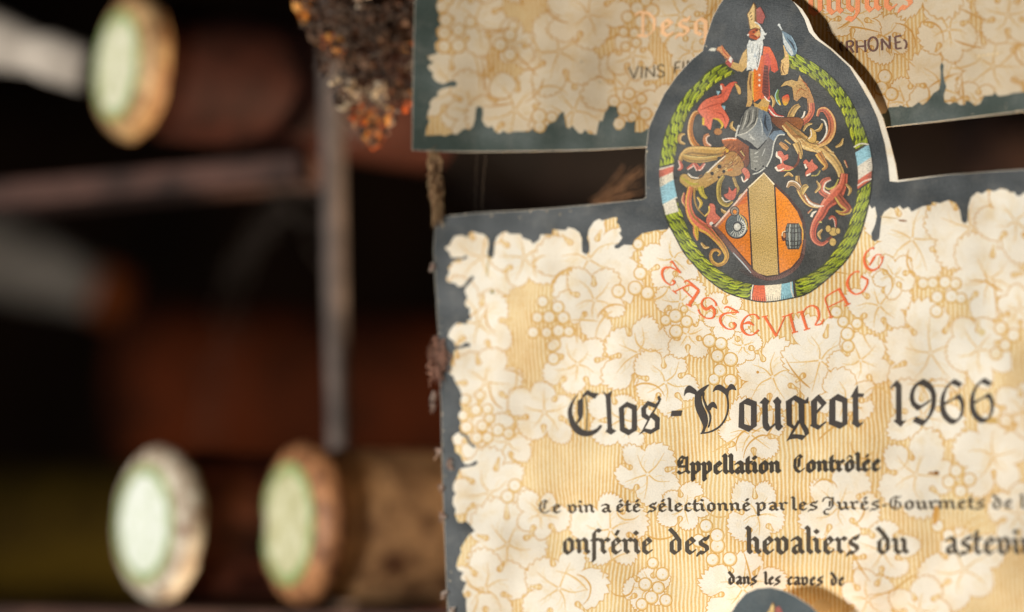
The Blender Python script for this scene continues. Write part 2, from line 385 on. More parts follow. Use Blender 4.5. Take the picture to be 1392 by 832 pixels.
# ================================================================== the two large labels
# ---- outlines (photo pixels on the sheets)
left_tab = [(874, 271), (878, 268), (877.5, 215), (879, 200), (882, 173), (891, 152), (903, 127), (920, 103), (940, 81), (955, 69), (960, 50), (969, 23), (977, 8), (988, -8), (1008, -20), (1032, -24), (1056, -16), (1076, 0)]
right_tab = [(1090, 12), (1099, 26), (1106, 43), (1114, 53), (1132, 67), (1158, 91), (1176, 115), (1188, 136), (1200, 160), (1210, 195), (1217, 222), (1220.5, 245)]
out2 = [(592, 300), (602, 294.5), (645, 289.5), (709, 286), (755, 282.5), (821, 276.5)]+left_tab+right_tab+[(1286, 237.5), (1392, 230), (1500, 221), (1500, 930), (613, 930), (607.5, 813), (604, 718), (601, 640), (600, 558), (597, 505), (596, 452), (592, 390), (589.5, 340)]
print2_right = [(1085, 12), (1093, 26), (1099, 43), (1108, 53), (1128, 67), (1154, 91), (1169, 115), (1182, 138), (1192, 160), (1202, 195), (1207, 225), (1209, 246.5), (1220, 247.5)]
navy2 = [(592.2, 300.4), (602, 294.9), (645, 289.9), (709, 286.4), (755, 282.9), (821, 276.9)]+[(x+.3, y+.3) for x, y in left_tab]+print2_right+[(1286, 237.9), (1392, 230.4), (1499, 221.6), (1499, 929), (613.5, 929)]+[(x+.3, y) for x, y in [(607.5, 813), (604, 718), (601, 640), (600, 558), (597, 505), (596, 452), (592, 390), (589.5, 340)]]
c2 = [(1500, 250)]+Z(1160, 230, 5.944, [(1379, 190), (1350, 215), (1320, 215), (1300, 185), (1270, 190), (1240, 165), (1190, 155), (1140, 180), (1090, 165), (1040, 200), (1000, 185), (950, 230), (930, 300), (925, 420), (900, 440), (875, 420), (860, 330), (830, 275), (770, 250), (700, 275), (640, 265), (630, 290), (560, 300), (470, 345), (445, 305), (400, 325), (375, 295), (330, 320), (300, 310), (250, 345), (230, 380), (218, 480), (210, 560), (175, 585), (150, 570), (145, 520), (175, 450), (190, 380), (175, 300), (150, 320), (125, 280), (100, 330)])
c2 += [(1100, 330), (960, 330)]+Z(740, 270, 6.935, [(1180, 250), (1165, 290), (1050, 300), (920, 330), (850, 390), (830, 440), (750, 435), (700, 470), (665, 470), (660, 440), (700, 420), (735, 370), (720, 345), (705, 330), (725, 300), (700, 240), (680, 230), (690, 180), (660, 175), (540, 210), (520, 190), (470, 215), (420, 290), (405, 370), (425, 430), (425, 500), (390, 530), (355, 500), (352, 430), (355, 380), (330, 320), (280, 285), (225, 270), (200, 300), (80, 290), (75, 335), (20, 330)])
c2 += Z(585, 280, 6.935, [(1150, 250), (1150, 270), (1040, 270), (1025, 320), (965, 360), (950, 330), (870, 300), (850, 265), (745, 265), (720, 240), (680, 250), (630, 290), (605, 350), (600, 440), (595, 480), (565, 490), (540, 475), (540, 430), (552, 370), (545, 310), (500, 265), (465, 262), (395, 240), (365, 255), (355, 300), (300, 275), (230, 285), (200, 330), (185, 365), (135, 395), (180, 440), (195, 485), (300, 490), (330, 465), (355, 480), (325, 505), (260, 510), (210, 525), (190, 560), (165, 590), (180, 615), (175, 640), (150, 680), (160, 715), (240, 730), (260, 760), (310, 755), (350, 700), (395, 655), (415, 675), (380, 720), (330, 775), (325, 820)])
c2 += Z(585, 390, 6.935, [(335, 70), (350, 100), (325, 150), (335, 185), (370, 200), (370, 260), (385, 300), (345, 320), (345, 350), (250, 340), (215, 370), (180, 420), (165, 470), (190, 490), (225, 520), (235, 560), (290, 555), (330, 525), (370, 530), (380, 560), (330, 570), (240, 590), (220, 620), (210, 670), (190, 720), (200, 760), (180, 815)])
c2 += Z(585, 500, 6.935, [(215, 80), (240, 140), (270, 190), (300, 260), (285, 300), (285, 350), (300, 390), (270, 430), (265, 470), (290, 510), (275, 560), (290, 600), (250, 618), (215, 645), (205, 670), (220, 710), (235, 750), (232, 790)])
c2 += Z(585, 610, 6.935, [(240, 30), (290, 70), (300, 110), (330, 150), (380, 145), (430, 110), (450, 130), (420, 160), (340, 175), (280, 190), (265, 230), (240, 290), (215, 340), (215, 390), (240, 420), (215, 460), (210, 520), (240, 570), (230, 620), (260, 690), (300, 700), (330, 680), (370, 710)])
c2 += Z(585, 715, 7.11, [(400, 10), (430, 50), (380, 80), (350, 120), (320, 170), (290, 220), (300, 250), (270, 310), (250, 390), (270, 430), (320, 450), (290, 500), (310, 530), (350, 540), (330, 590), (310, 640), (330, 690), (350, 700), (345, 760), (350, 832)])+[(636, 860), (640, 900), (1500, 900)]

out1 = [(566, -150), (564, 0), (562, 60), (561, 120), (560, 204), (600, 206), (640, 206.5), (720, 205.8), (803, 204), (878, 200), (1000, 195), (1120, 184), (1208, 172.5), (1286, 164), (1392, 151), (1480, 138), (1480, -150)]
navy1 = grow(out1, -.4)
c1 = [(600, -120), (596, -60), (600, -20)]+Z(560, 0, 7.564, [(270, 0), (250, 60), (265, 120), (290, 150), (270, 200), (300, 255), (250, 300), (255, 360), (285, 400), (235, 450), (240, 510), (270, 545), (160, 580), (180, 620), (225, 640), (160, 680), (180, 720), (220, 750)])
c1 += Z(560, 100, 7.235, [(200, 30), (240, 80), (310, 105), (370, 75), (420, 70), (445, 95), (430, 130), (370, 130), (290, 150), (245, 190), (265, 215), (200, 250), (170, 300), (185, 320), (160, 370), (150, 440), (175, 460), (145, 530), (130, 610), (250, 605), (275, 600), (320, 615), (390, 590), (440, 600), (500, 550), (530, 540), (560, 555), (600, 520), (620, 450), (625, 380), (635, 330), (665, 320), (695, 340), (700, 390), (690, 460), (720, 510), (750, 530), (790, 515), (810, 560), (850, 590), (880, 580), (890, 560), (940, 585), (980, 580), (990, 570), (1150, 570), (1190, 540)])
c1 += Z(720, 100, 7.233, [(30, 530), (50, 565), (100, 585), (145, 570), (165, 520), (200, 485), (250, 470), (290, 400), (335, 370), (345, 440), (365, 530), (390, 540), (420, 510), (450, 550), (490, 590), (520, 585), (545, 550), (580, 590), (655, 600), (675, 500), (690, 460), (715, 470), (740, 380), (770, 345), (780, 315), (860, 325), (865, 380), (885, 415), (840, 450), (820, 500), (850, 550), (890, 555), (930, 520), (945, 470), (1000, 480), (1040, 460), (1035, 575), (1100, 578), (1180, 530)])
c1 += [(920, 170), (1000, 172), (1100, 162), (1180, 158)]+Z(1200, 60, 6.932, [(30, 650), (55, 595), (150, 590), (160, 575), (220, 595), (280, 590), (340, 545), (375, 575), (420, 540), (480, 460), (530, 430), (545, 350), (545, 270), (540, 210), (555, 170), (575, 200), (570, 270), (580, 340), (600, 400), (575, 480), (580, 540), (630, 570), (660, 550), (690, 545), (730, 575), (770, 570), (790, 530), (830, 545), (870, 580), (920, 560), (950, 490), (1040, 480), (1050, 450), (1090, 490), (1170, 480), (1230, 460), (1331, 450)])+[(1478, 110), (1478, -120)]

def GZ(x0, y0, s, cs): return [(x0+a/s, y0+b/s, r/s) for a, b, r in cs]
gr2 = GZ(740, 380, 5.945, [(110, 225, 45), (155, 310, 45), (40, 305, 45), (115, 415, 45), (200, 420, 38), (20, 430, 40), (85, 525, 42), (75, 640, 45), (600, 95, 48), (735, 70, 52), (835, 110, 48), (980, 330, 38), (1060, 295, 48), (1150, 340, 42), (1065, 420, 48), (1130, 240, 25)])
gr2 += GZ(940, 400, 5.354, [(130, 340, 43), (215, 360, 40), (190, 450, 42), (285, 475, 46), (208, 555, 43), (285, 630, 43), (165, 620, 36), (1055, 130, 38), (1105, 200, 36), (1135, 290, 43), (1140, 380, 40), (1205, 215, 36)])
gr2 += GZ(1180, 350, 5.2, [(390, 185, 36), (460, 180, 36), (545, 175, 40), (620, 185, 36), (490, 280, 40), (590, 275, 43), (660, 290, 34), (485, 380, 40), (940, 500, 43), (1030, 550, 43), (970, 620, 38), (905, 680, 38)])
gr2 += GZ(585, 390, 6.935, [(1060, 140, 50), (1010, 290, 48), (970, 430, 50), (1150, 560, 46)])
gr2 += GZ(585, 500, 6.935, [(330, 300, 46), (310, 450, 46), (345, 560, 52), (430, 400, 48), (490, 550, 48), (440, 660, 50), (540, 390, 44), (560, 480, 42), (640, 590, 52), (740, 620, 48), (540, 660, 46), (470, 260, 42)])
gr2 += GZ(740, 730, 5.354, [(735, 345, 43), (860, 270, 43), (830, 370, 40), (780, 440, 43), (885, 460, 40), (710, 490, 38), (790, 190, 36), (1260, 65, 48), (1225, 165, 43), (1350, 160, 46)])
gr2 += GZ(740, 270, 6.935, [(853, 320, 56), (975, 265, 58), (1105, 260, 53), (885, 430, 45), (905, 705, 55)])
gr2 += [(1300, 640, 8), (1318, 652, 8), (1290, 655, 8), (1306, 668, 8), (700, 660, 8), (690, 675, 8), (1352, 560, 8), (1368, 572, 8), (960, 715, 8), (975, 728, 8.5), (950, 735, 8), (1275, 715, 8), (1290, 728, 8)]
lv2 = [(655, 350, 58, 2.4, 1), (650, 440, 56, 3.0, 2), (660, 520, 46, 2.5, 3), (712, 350, 48, 4.4, 4), (800, 352, 66, 4.5, 5), (808, 408, 46, 1.55, 6), (785, 495, 44, 4.2, 7), (868, 480, 54, 4.9, 8), (905, 520, 44, .2, 9), (935, 455, 30, 2.2, 10),
       (1050, 512, 52, 3.6, 11), (1115, 490, 62, 4.3, 12), (1170, 490, 42, 5.5, 13), (1195, 415, 42, 1.9, 14), (1240, 325, 62, 3.6, 15), (1320, 310, 60, 4.7, 16), (1345, 380, 54, 1.7, 17), (1265, 480, 66, 3.4, 18), (1330, 475, 46, .3, 19), (1380, 300, 50, 5.4, 20),
       (690, 600, 38, .7, 21), (740, 560, 44, 3.5, 22), (845, 570, 42, 1.2, 23), (665, 670, 56, 3.1, 24), (690, 740, 60, 2.8, 25), (660, 800, 52, 2.2, 26), (760, 800, 58, 5.1, 27), (880, 645, 48, 2.9, 28), (830, 720, 48, .9, 29), (735, 700, 36, .2, 30),
       (1020, 590, 46, 2.0, 31), (1150, 545, 40, .6, 32), (1255, 565, 50, 4.0, 33), (1245, 645, 52, 2.6, 34), (1350, 620, 50, .9, 35), (1140, 690, 50, 3.9, 36), (1030, 700, 42, 5.2, 37), (1010, 800, 52, 3.5, 38), (1200, 750, 46, 1.0, 39), (1310, 775, 56, 4.4, 40), (1385, 700, 44, 2.2, 41), (1390, 560, 44, .2, 42), (930, 690, 34, 1.3, 43), (1180, 815, 40, 4.6, 44), (880, 800, 32, 2.0, 45), (1250, 830, 40, 1.2, 46), (1385, 420, 30, 2.1, 47), (640, 590, 26, 2.9, 48), (1010, 470, 24, .9, 49), (915, 352, 40, 3.3, 50), (925, 410, 34, 2.0, 51), (985, 428, 30, 1.6, 52), (1215, 375, 26, .4, 53)]
rd = random.Random(3)
gr1 = GZ(560, 0, 7.564, [(350, 210, 62), (480, 310, 60), (480, 470, 68), (335, 340, 62), (330, 480, 62), (310, 70, 58), (370, 0, 50), (910, 460, 62), (1010, 360, 58), (1010, 560, 62), (1045, 265, 48)])
gr1 += GZ(840, 0, 7.5625, [(200, 85, 62), (355, 110, 62), (245, 225, 66), (100, 175, 56), (290, 10, 50), (80, 480, 42), (170, 340, 46), (190, 440, 44), (60, 330, 44)])
gr1 += GZ(720, 100, 7.233, [(95, 420, 66), (100, 525, 52), (220, 430, 50), (830, 275, 52), (930, 350, 62), (880, 495, 57), (980, 200, 52), (1010, 430, 42), (1140, 400, 56), (1100, 250, 44)])
gr1 += [(1203, 104, 8.5), (1198, 120, 8.5), (1212, 128, 8), (640, 30, 7)]
lv1 = [(618, 120, 52, 2.7, 61), (645, 150, 44, 1.9, 62), (645, 30, 50, 1.4, 63), (700, 150, 60, 1.7, 64), (780, 150, 62, 1.6, 65), (760, 70, 60, 4.4, 66), (850, 120, 48, .4, 67), (800, 20, 50, 2.6, 68), (860, 75, 34, 5.2, 69), (925, 20, 44, 3.1, 70), (1230, 140, 40, 1.9, 71), (1280, 120, 50, 1.4, 72), (1350, 90, 58, 1.2, 73), (1290, 40, 46, 4.0, 74), (1370, 20, 44, 2.2, 75), (1200, 50, 36, 3.0, 76), (1160, 20, 40, 1.0, 77), (900, 150, 30, 1.2, 78), (940, 70, 34, 2.4, 79), (700, 60, 30, .8, 80), (1330, 140, 30, 1.6, 81), (690, -40, 50, 1, 82), (800, -60, 50, 2, 83), (1250, -40, 60, 2, 84)]
def clipcream(c):                                      # the border contour with a fine ochre edge
    return c

def base_print(navy, cream, leaves, grapes, seed, xr, yr):
    S = [(navy, NAVY, 'ink', 'border'), (cream, OCHL, 'hatch', 'pattern')]
    body = []
    for L in leaves: body += leaf_shapes(L, 'pattern')
    body += curls(60, xr[0], yr[0], xr[1], yr[1], seed, 'pattern')+grape_shapes(grapes, 'pattern')
    return S, body
def keep_in(S, body, cream, extra_navy):
    # pattern shapes are clipped by laying the navy ring back over everything outside the cream contour
    return S+body

def ring_band(outer, inner):
    """navy band between sheet edge and leaf contour as one keyhole polygon"""
    o = list(outer); i = list(inner)
    def area2(p): p = np.array(p); q = np.roll(p, -1, 0); return np.sum(p[:, 0]*q[:, 1]-q[:, 0]*p[:, 1])
    if area2(o) < 0: o = o[::-1]
    if area2(i) > 0: i = i[::-1]
    O, I = np.array(o), np.array(i); d = ((O[:, None]-I[None])**2).sum(2); a, b = np.unravel_index(d.argmin(), d.shape)
    return o[a:]+o[:a+1]+i[b:]+i[:b+1]

def label_empty(name, px, k):
    e = bpy.data.objects.new(name, None); COL.objects.link(e); e.empty_display_size = .01
    return e

# ---------------- label 2 (the one in focus)
lab2 = label_empty('wine_label', (1010, 830), 2)
tag(lab2, 'aged cream wine label dated 1966 with a full coat of arms and orange arched lettering', 'wine label')
sheet('paper', out2, 2, lab2)
S, body = base_print(navy2, c2, lv2, gr2, 11, (620, 1390), (340, 830))
S2 = S+body+[(stroke(Z(585, 500, 6.935, [(280, 615), (345, 650), (365, 700), (420, 750)]), 3.6), NAVY, 'ink', 'border'), (ring_band(navy2, c2), NAVY, 'ink', 'border')]
for (x, y, a, b, c) in [(1268, 643.5, 7, 1.8, (176, 120, 40)), (1273, 643, 4, 3, (140, 92, 32)), (1227, 300, 6, 1.5, (150, 110, 80)), (669, 397, 3, 2.4, (150, 140, 90)), (1210, 296, 14, 1.0, (205, 180, 140)), (1030, 506, 2, 2, (205, 150, 70)), (1335, 452, 5, 5, (226, 202, 150)), (1345, 572, 14, 4, (206, 170, 100)), (1272, 700, 4, 14, (216, 160, 80)), (663, 362, 1.4, 16, (190, 165, 110)), (1118, 823, 12, 9, (226, 205, 165))]:
    S2.append((ell(x, y, a, b, 14, .1), c, 'print', 'pattern'))

CHIPR = random.Random(77)
def chips(path, n, inset, grp='border'):
    o = []
    for _ in range(n):
        i = CHIPR.randrange(len(path)-1); f = CHIPR.random(); (x0, y0), (x1, y1) = path[i], path[i+1]; d = abs(CHIPR.gauss(0, inset)); L_ = math.hypot(x1-x0, y1-y0)+1e-6
        x, y = x0+(x1-x0)*f+d*(y1-y0)/L_*SGN[0], y0+(y1-y0)*f-d*(x1-x0)/L_*SGN[0]; a, b = CHIPR.uniform(.5, 1.9), CHIPR.uniform(.4, 1.3)
        o.append((ell(x, y, a, b, 7, CHIPR.uniform(0, 3)), CHIPR.choice([(176, 160, 134), (150, 138, 118), (120, 112, 100), (206, 190, 160)]), 'print', grp))
    return o
SGN = [1]
SGN[0] = -1; S2 += chips(dense(out2[:8]), 26, 5); S2 += chips(dense(left_tab), 16, 3)
S2 += chips(dense(out2[-9:]), 40, 5)
artwork(S2, 2, 0.0, {'border': ('printed_border', lab2), 'pattern': ('vine_pattern', lab2)}, clip=navy2)
# ---- crest
OUT = [(985, 86), (964, 96), (948, 112), (935, 125), (918, 150), (905, 180), (899, 205), (897, 230), (898, 255), (905, 294), (918, 321), (930, 343), (944, 360), (960, 377), (986, 396), (1015, 406), (1040, 410), (1070, 406), (1100, 397), (1135, 369), (1156, 345), (1170, 315), (1180, 278), (1184, 250), (1185, 225), (1180, 195), (1167, 160), (1156, 138), (1144, 120), (1128, 103), (1111, 90), (1085, 75), (1068, 68)]
INN = [(999, 99), (985, 106), (970, 115), (955, 129), (938, 150), (927, 175), (919, 200), (915, 225), (915, 245), (924, 285), (937, 318), (947, 335), (958, 350), (975, 366), (1000, 381), (1020, 387), (1035, 389), (1068, 386), (1090, 378), (1117, 362), (1135, 341), (1150, 317), (1162, 280), (1166, 258), (1167, 232), (1161, 198), (1146, 156), (1135, 137), (1120, 119), (1104, 106), (1085, 96), (1072, 92), (1062, 88)]
CO, CI = np.array(cr(OUT, 8)), np.array(cr(INN, 8))
def rp(u, v):                                          # u = station along the ring, v = 0 inner .. 1 outer
    f = min(max(u*8, 0), len(CO)-1.001); i = int(f); t = f-i
    o = CO[i]*(1-t)+CO[i+1]*t; n = CI[i]*(1-t)+CI[i+1]*t; return tuple(n+(o-n)*v)
def rquad(u0, u1, v0, v1, n=8, sl=0):
    return [rp(u0+(u1-u0)*i/n, v1) for i in range(n+1)]+[rp(u1+sl+(u0-u1)*i/n, v0) for i in range(n+1)]
CRN = (62, 62, 59); K = 'ink'
CS = []
def A(p, c, g, m='ink'): CS.append((p, c, m, g))
def grad(c0, c1, p0, p1):
    c0, c1, p0, p1 = (np.array(q, float) for q in (c0, c1, p0, p1)); d = p1-p0
    return lambda q: tuple(c0+(c1-c0)*float(np.clip(np.dot(np.array(q)-p0, d)/np.dot(d, d), 0, 1)))
disc = [rp(i/4, 1.06) for i in range(0, 129)]
A(disc, CRN, 'ground')
A([rp(i/4, 1.04) for i in range(0, 129)]+[rp(i/4, -.05) for i in range(128, -1, -1)], (60, 66, 24), 'wreath')
rdl = random.Random(5)
step = .30; u = 0.0
def ulen(u0): a = np.array(rp(u0, .5)); b = np.array(rp(u0+.1, .5)); return np.linalg.norm(a-b)*10
row = 0
for r_, (v, off) in enumerate([(.14, 0), (.38, .5), (.62, 0), (.86, .5)]):
    u = off*.3
    while u < 31.9:
        du = 17.0/ulen(u); vv = v+rdl.uniform(-.04, .04); hw = .125
        a, b = u, u+du*1.12; mid = (a+b)/2; sk = -.16 if u < 16 else .16
        leaf = [rp(a, vv-sk*.6), rp(mid-.1*du, vv+hw), rp(b-.25*du, vv+hw*.8+sk*.4), rp(b, vv+sk), rp(b-.25*du, vv-hw*.7+sk*.4), rp(mid-.1*du, vv-hw)]
        br = rdl.uniform(.80, 1.12); base = (158, 170, 34) if v > .3 else (176, 178, 36)
        A(leaf, tuple(min(255, q*br) for q in base), 'wreath')
        A(stroke([rp(a+.25*du, vv), rp(b-.2*du, vv+sk*.7)], .9, smooth=False), (88, 98, 24), 'wreath')
        u += du*.98
for (u0, u1, sl, cc) in [(6.95, 8.65, .0, ((208, 112, 88), (226, 214, 190), (146, 192, 204))), (15.2, 17.35, .12, ((218, 102, 62), (234, 220, 190), (140, 188, 198))), (23.2, 24.95, -.2, ((206, 104, 78), (226, 214, 194), (150, 196, 208)))]:
    A(rquad(u0-.1, u1+.1, -.06, 1.06, sl=sl), (70, 62, 52), 'ribbon')
    e = (u1-u0)
    if u0 < 9: bands = [(7.0, 7.5, 0), (7.5, 7.98, 1), (7.98, 8.6, 2)]
    elif u0 < 18: bands = [(15.25, 16.05, 0), (16.05, 16.7, 1), (16.7, 17.3, 2)]
    else: bands = [(23.25, 23.75, 0), (23.75, 24.4, 1), (24.4, 24.95, 2)]
    if u0 < 9: A(rquad(6.95, 8.95, .1, .98, sl=.1), (222, 212, 192), 'ribbon')
    for (a, b, ci) in bands:
        A(rquad(a, b, -.04, 1.02, sl=sl), cc[ci], 'ribbon')
        for j in range(7):
            f = a+(b-a)*(j+.5)/7; A(stroke([rp(f, 1.0), rp(f+.03, rdl.uniform(.55, .8))], [1.1, .3], smooth=False), tuple(q*.55 for q in cc[ci]), 'ribbon')
    for e_ in (bands[0][0], bands[-1][1]):
        A(stroke([rp(e_, -.05), rp(e_+sl*-.4, .5), rp(e_, 1.03)], 1.6), (228, 218, 198), 'ribbon')
A([rp(i/4, 1.07) for i in range(36, 96)]+[rp(i/4, .985) for i in range(95, 35, -1)], (42, 40, 30), 'wreath')
# mantling ------------------------------------------------------------
COR = (206, 112, 88); GLD = (198, 156, 86); BRN = (132, 76, 46); WHT = (232, 220, 200); YEL = (214, 176, 52); CORD = (170, 70, 50)
def mant(pts, wd, c, hi=None, edge=(48, 36, 30), n=5):
    wd = wd if hasattr(wd, '__len__') else [wd]*len(pts)
    A(stroke(pts, [q+1.6 for q in wd], n), edge, 'mantling'); A(stroke(pts, wd, n), c, 'mantling')
    P = np.array(pts, float); d = np.gradient(P, axis=0); d /= np.linalg.norm(d, axis=1)[:, None]+1e-9; nn = np.stack([-d[:, 1], d[:, 0]], 1); W_ = np.array(wd)[:, None]
    c2_ = tuple(q*.72 for q in (c((P[len(P)//2])) if callable(c) else c))
    A(stroke([tuple(q) for q in P-nn*W_*.22], [q*.22 for q in wd], n), c2_, 'mantling')
    if hi: A(stroke([tuple(q) for q in P+nn*W_*.36], [max(.8, q*.2) for q in wd], n), hi, 'mantling')
def blob(p, c, edge=(48, 36, 30), sm=True):
    q = cr(p, 3, True) if sm else p
    A(grow(q, .8), edge, 'mantling'); A(q, c, 'mantling')
# left side
mant([(957, 155), (946, 153), (940, 163), (938, 178), (941, 191), (948, 200), (958, 206), (970, 207)], [3, 5, 6, 7, 8, 8, 9, 8], (190, 118, 44), (226, 190, 130))
blob([(949, 148), (956, 138), (967, 132), (980, 128), (981, 124), (979, 115), (983, 114), (986, 118), (992, 113), (999, 111), (1002, 113), (997, 117), (993, 125), (988, 136), (980, 142), (984, 149), (990, 159), (991, 164), (986, 175), (983, 168), (978, 162), (970, 161), (968, 166), (966, 176), (963, 175), (960, 171), (956, 170), (957, 162), (950, 153)], grad((226, 120, 92), (205, 84, 52), (955, 150), (998, 120)))
for p in ([(952, 150), (966, 144), (982, 140)], [(968, 134), (980, 131), (988, 122)], [(972, 152), (982, 156), (987, 168)], [(960, 158), (963, 168)]):
    A(stroke(p, [.6]+[1.6]*(len(p)-2)+[.6]), CORD, 'mantling')
A(stroke([(980, 116), (981, 122)], 2, smooth=False), WHT, 'mantling')
blob([(999, 113), (1006, 119), (1007, 127), (1004, 128), (1001, 120)], GLD)
A(stroke([(956, 160), (956, 170)], 3, smooth=False), YEL, 'mantling'); A(stroke([(969, 161), (977, 163), (982, 170), (979, 176)], [1, 3, 3, 1]), YEL, 'mantling')
blob(ell(976, 179, 5.5, 4.5, 10), (170, 112, 52)); A(ell(974, 171, 4, 3.4, 10), (46, 46, 42), 'mantling')
A([(974, 124), (979, 124), (976, 130)], (150, 190, 200), 'mantling'); A([(981, 144), (986, 144), (985, 150)], (150, 190, 200), 'mantling')
mant([(965, 200), (959, 194), (959, 186), (964, 183)], [7, 6, 5, 4], (206, 134, 84), WHT)
mant([(995, 202), (975, 207), (952, 206), (936, 206), (927, 213), (924, 222)], [8, 13, 14, 11, 7, 3], (186, 144, 74), (214, 176, 104))
mant([(975, 214), (955, 217), (938, 216), (928, 212)], [6, 8, 9, 6], (178, 140, 70), (206, 180, 110))
for p in ([(923, 218), (926, 227), (922, 231)], [(934, 230), (944, 224), (951, 230), (958, 222)], [(943, 223), (948, 232)]):
    mant(p, [3]+[5]*(len(p)-2)+[3], (212, 108, 84), WHT)
blob([(981, 190), (1001, 187), (1018, 196), (1019, 215), (1016, 226), (1005, 236), (994, 224), (985, 210), (988, 202)], grad((158, 92, 52), (106, 58, 38), (985, 195), (1015, 225)))
A(stroke([(982, 191), (992, 189), (1001, 190)], [2, 3.4, 2]), (222, 120, 60), 'mantling'); A(stroke([(982, 189.5), (992, 188), (1001, 188.5)], 1.2), WHT, 'mantling'); A(stroke([(1003, 187), (1012, 190), (1019, 196)], 2), (222, 140, 120), 'mantling')
A(stroke([(987, 202), (990, 208)], 4, smooth=False), (206, 160, 50), 'mantling')
blob([(984, 212), (998, 206), (1011, 222), (1008, 236), (996, 240), (985, 238), (974, 246), (957, 256), (940, 259), (930, 252), (924, 246), (926, 238), (933, 237), (940, 243), (951, 243), (963, 232)], grad((186, 152, 86), (164, 120, 66), (930, 250), (1005, 215)))
for i in range(26):
    f = rdl.random(); x = 935+f*65; y = 252-f*30+rdl.uniform(-5, 6); A(stroke([(x, y), (x+rdl.uniform(4, 9), y-rdl.uniform(2, 5))], [.4, 1.1], smooth=False), rdl.choice([(120, 84, 44), (216, 190, 130), (140, 98, 48)]), 'mantling')
for i in range(34):
    x = rdl.uniform(984, 1014); y = rdl.uniform(194, 224); A(stroke([(x, y), (x-rdl.uniform(2, 6), y+rdl.uniform(3, 7))], [.4, 1.0], smooth=False), rdl.choice([(92, 48, 32), (176, 108, 62), (80, 44, 30)]), 'mantling')
A(stroke([(962, 234), (972, 224), (986, 212)], [1.2, 1.8, 1]), WHT, 'mantling')
for x, y, q in [(978, 226.5, 3.0), (968, 236, 2.6), (984, 233, 2.3), (977, 241, 1.8)]: A(ell(x, y, q, q, 10), (26, 22, 20), 'mantling')
A(stroke([(989, 232), (996, 230)], 2.6, smooth=False), (196, 112, 44), 'mantling')
A(stroke([(925, 240), (933, 246), (940, 250), (950, 250)], [1, 3, 3, 1]), (170, 158, 60), 'mantling'); A(stroke([(935, 236), (941, 241), (950, 242)], 1.6), WHT, 'mantling')
mant([(984, 239), (978, 249), (977, 264), (980, 274), (988, 279), (996, 274)], [4, 6, 6, 6, 5, 2], (164, 138, 62), (206, 178, 96))
A(stroke([(981, 268), (986, 274), (995, 272)], 1.3), WHT, 'mantling')
mant([(997, 241), (1000, 250), (1003, 257), (1000, 265)], [4, 4, 4, 2], (178, 146, 82))
blob([(984, 265), (990, 262), (991, 254), (995, 260), (1001, 255), (1000, 266), (996, 272), (988, 270)], (196, 96, 74))
blob([(1008, 232), (1013, 228), (1019, 235), (1018, 243), (1011, 247), (1013, 240)], COR); A(stroke([(1008, 240), (1011, 247), (1017, 243)], 1.8), WHT, 'mantling')
mant([(939, 254), (936, 268), (936, 282), (941, 296), (951, 306), (962, 313), (971, 322), (980, 332), (986, 342), (988, 349), (984, 357), (976, 360), (969, 356), (966, 348), (969, 341), (975, 340), (979, 344), (976, 348)], [7, 8, 9, 11, 14, 12, 9, 8, 7, 6, 5, 4.5, 4.5, 4, 4, 3.5, 3, 1.5], grad((216, 112, 82), (200, 150, 70), (950, 310), (972, 352)), (212, 170, 70))
mant([(944, 256), (944, 270), (948, 283), (958, 294)], [3, 2.4, 2, 1], (176, 136, 66))
mant([(952, 254), (955, 264), (961, 270)], [8, 6, 3], (190, 170, 62))
blob([(960, 300), (963, 289), (964, 279), (967, 276.5), (972, 280), (973, 290), (980, 297), (976, 305), (965, 309)], COR); A(stroke([(964, 280), (963.5, 288), (958, 294)], 2), (226, 186, 90), 'mantling')
for p in ([(950, 300), (962, 308), (972, 318)], [(944, 292), (953, 303), (962, 312)]): A(stroke(p, [.5, 1.5, .6]), CORD, 'mantling')
mant([(945, 308), (946, 318), (948, 327)], [6, 7, 2], YEL, COR)
A(ell(967, 304, 2.6, 2.6, 10), (226, 220, 206), 'mantling'); A(stroke([(968, 306), (974, 312)], 3, smooth=False), (60, 56, 54), 'mantling')
# right side
mant([(1058, 122), (1055.5, 130), (1058, 138), (1061, 143)], [3, 5, 5, 2], (112, 140, 58), (170, 200, 206)); A(stroke([(1058, 136), (1061, 143)], 2, smooth=False), YEL, 'mantling')
blob([(1061, 118), (1067, 111), (1076, 108.5), (1084, 111), (1087, 102), (1092, 110), (1100, 120), (1106, 135), (1107, 150), (1103, 158), (1098, 160), (1098, 144), (1097, 134), (1090, 131), (1083, 138), (1079, 135), (1078, 125), (1077, 119), (1070, 115.5)], grad((198, 162, 100), (176, 120, 74), (1080, 110), (1105, 150)), sm=False)
for p in ([(1088, 108), (1095, 114), (1101, 126)], [(1082, 128), (1088, 121), (1096, 124)]): A(stroke(p, [.5, 1.4, .5]), (176, 96, 52), 'mantling')
for i in range(16):
    x, y = rdl.uniform(1080, 1099), rdl.uniform(113, 130); A(stroke([(x, y), (x+2, y+2)], .7, smooth=False), (130, 94, 54), 'mantling')
mant([(1103, 140), (1103, 152), (1097, 162), (1086, 169), (1074, 172)], [8, 8, 8, 8, 6], (202, 106, 76), (216, 150, 100)); A(stroke([(1094, 151), (1092, 158), (1086, 163)], [2, 2.4, 1]), WHT, 'mantling')
blob([(1063, 133), (1068, 129), (1072, 129), (1073, 136), (1069, 143), (1065, 142)], grad((200, 60, 36), (214, 176, 40), (1068, 129), (1067, 143)))
mant([(1072, 166), (1076, 155), (1081, 147), (1087, 143)], [7, 9, 8, 5], (190, 150, 84), (216, 182, 116))
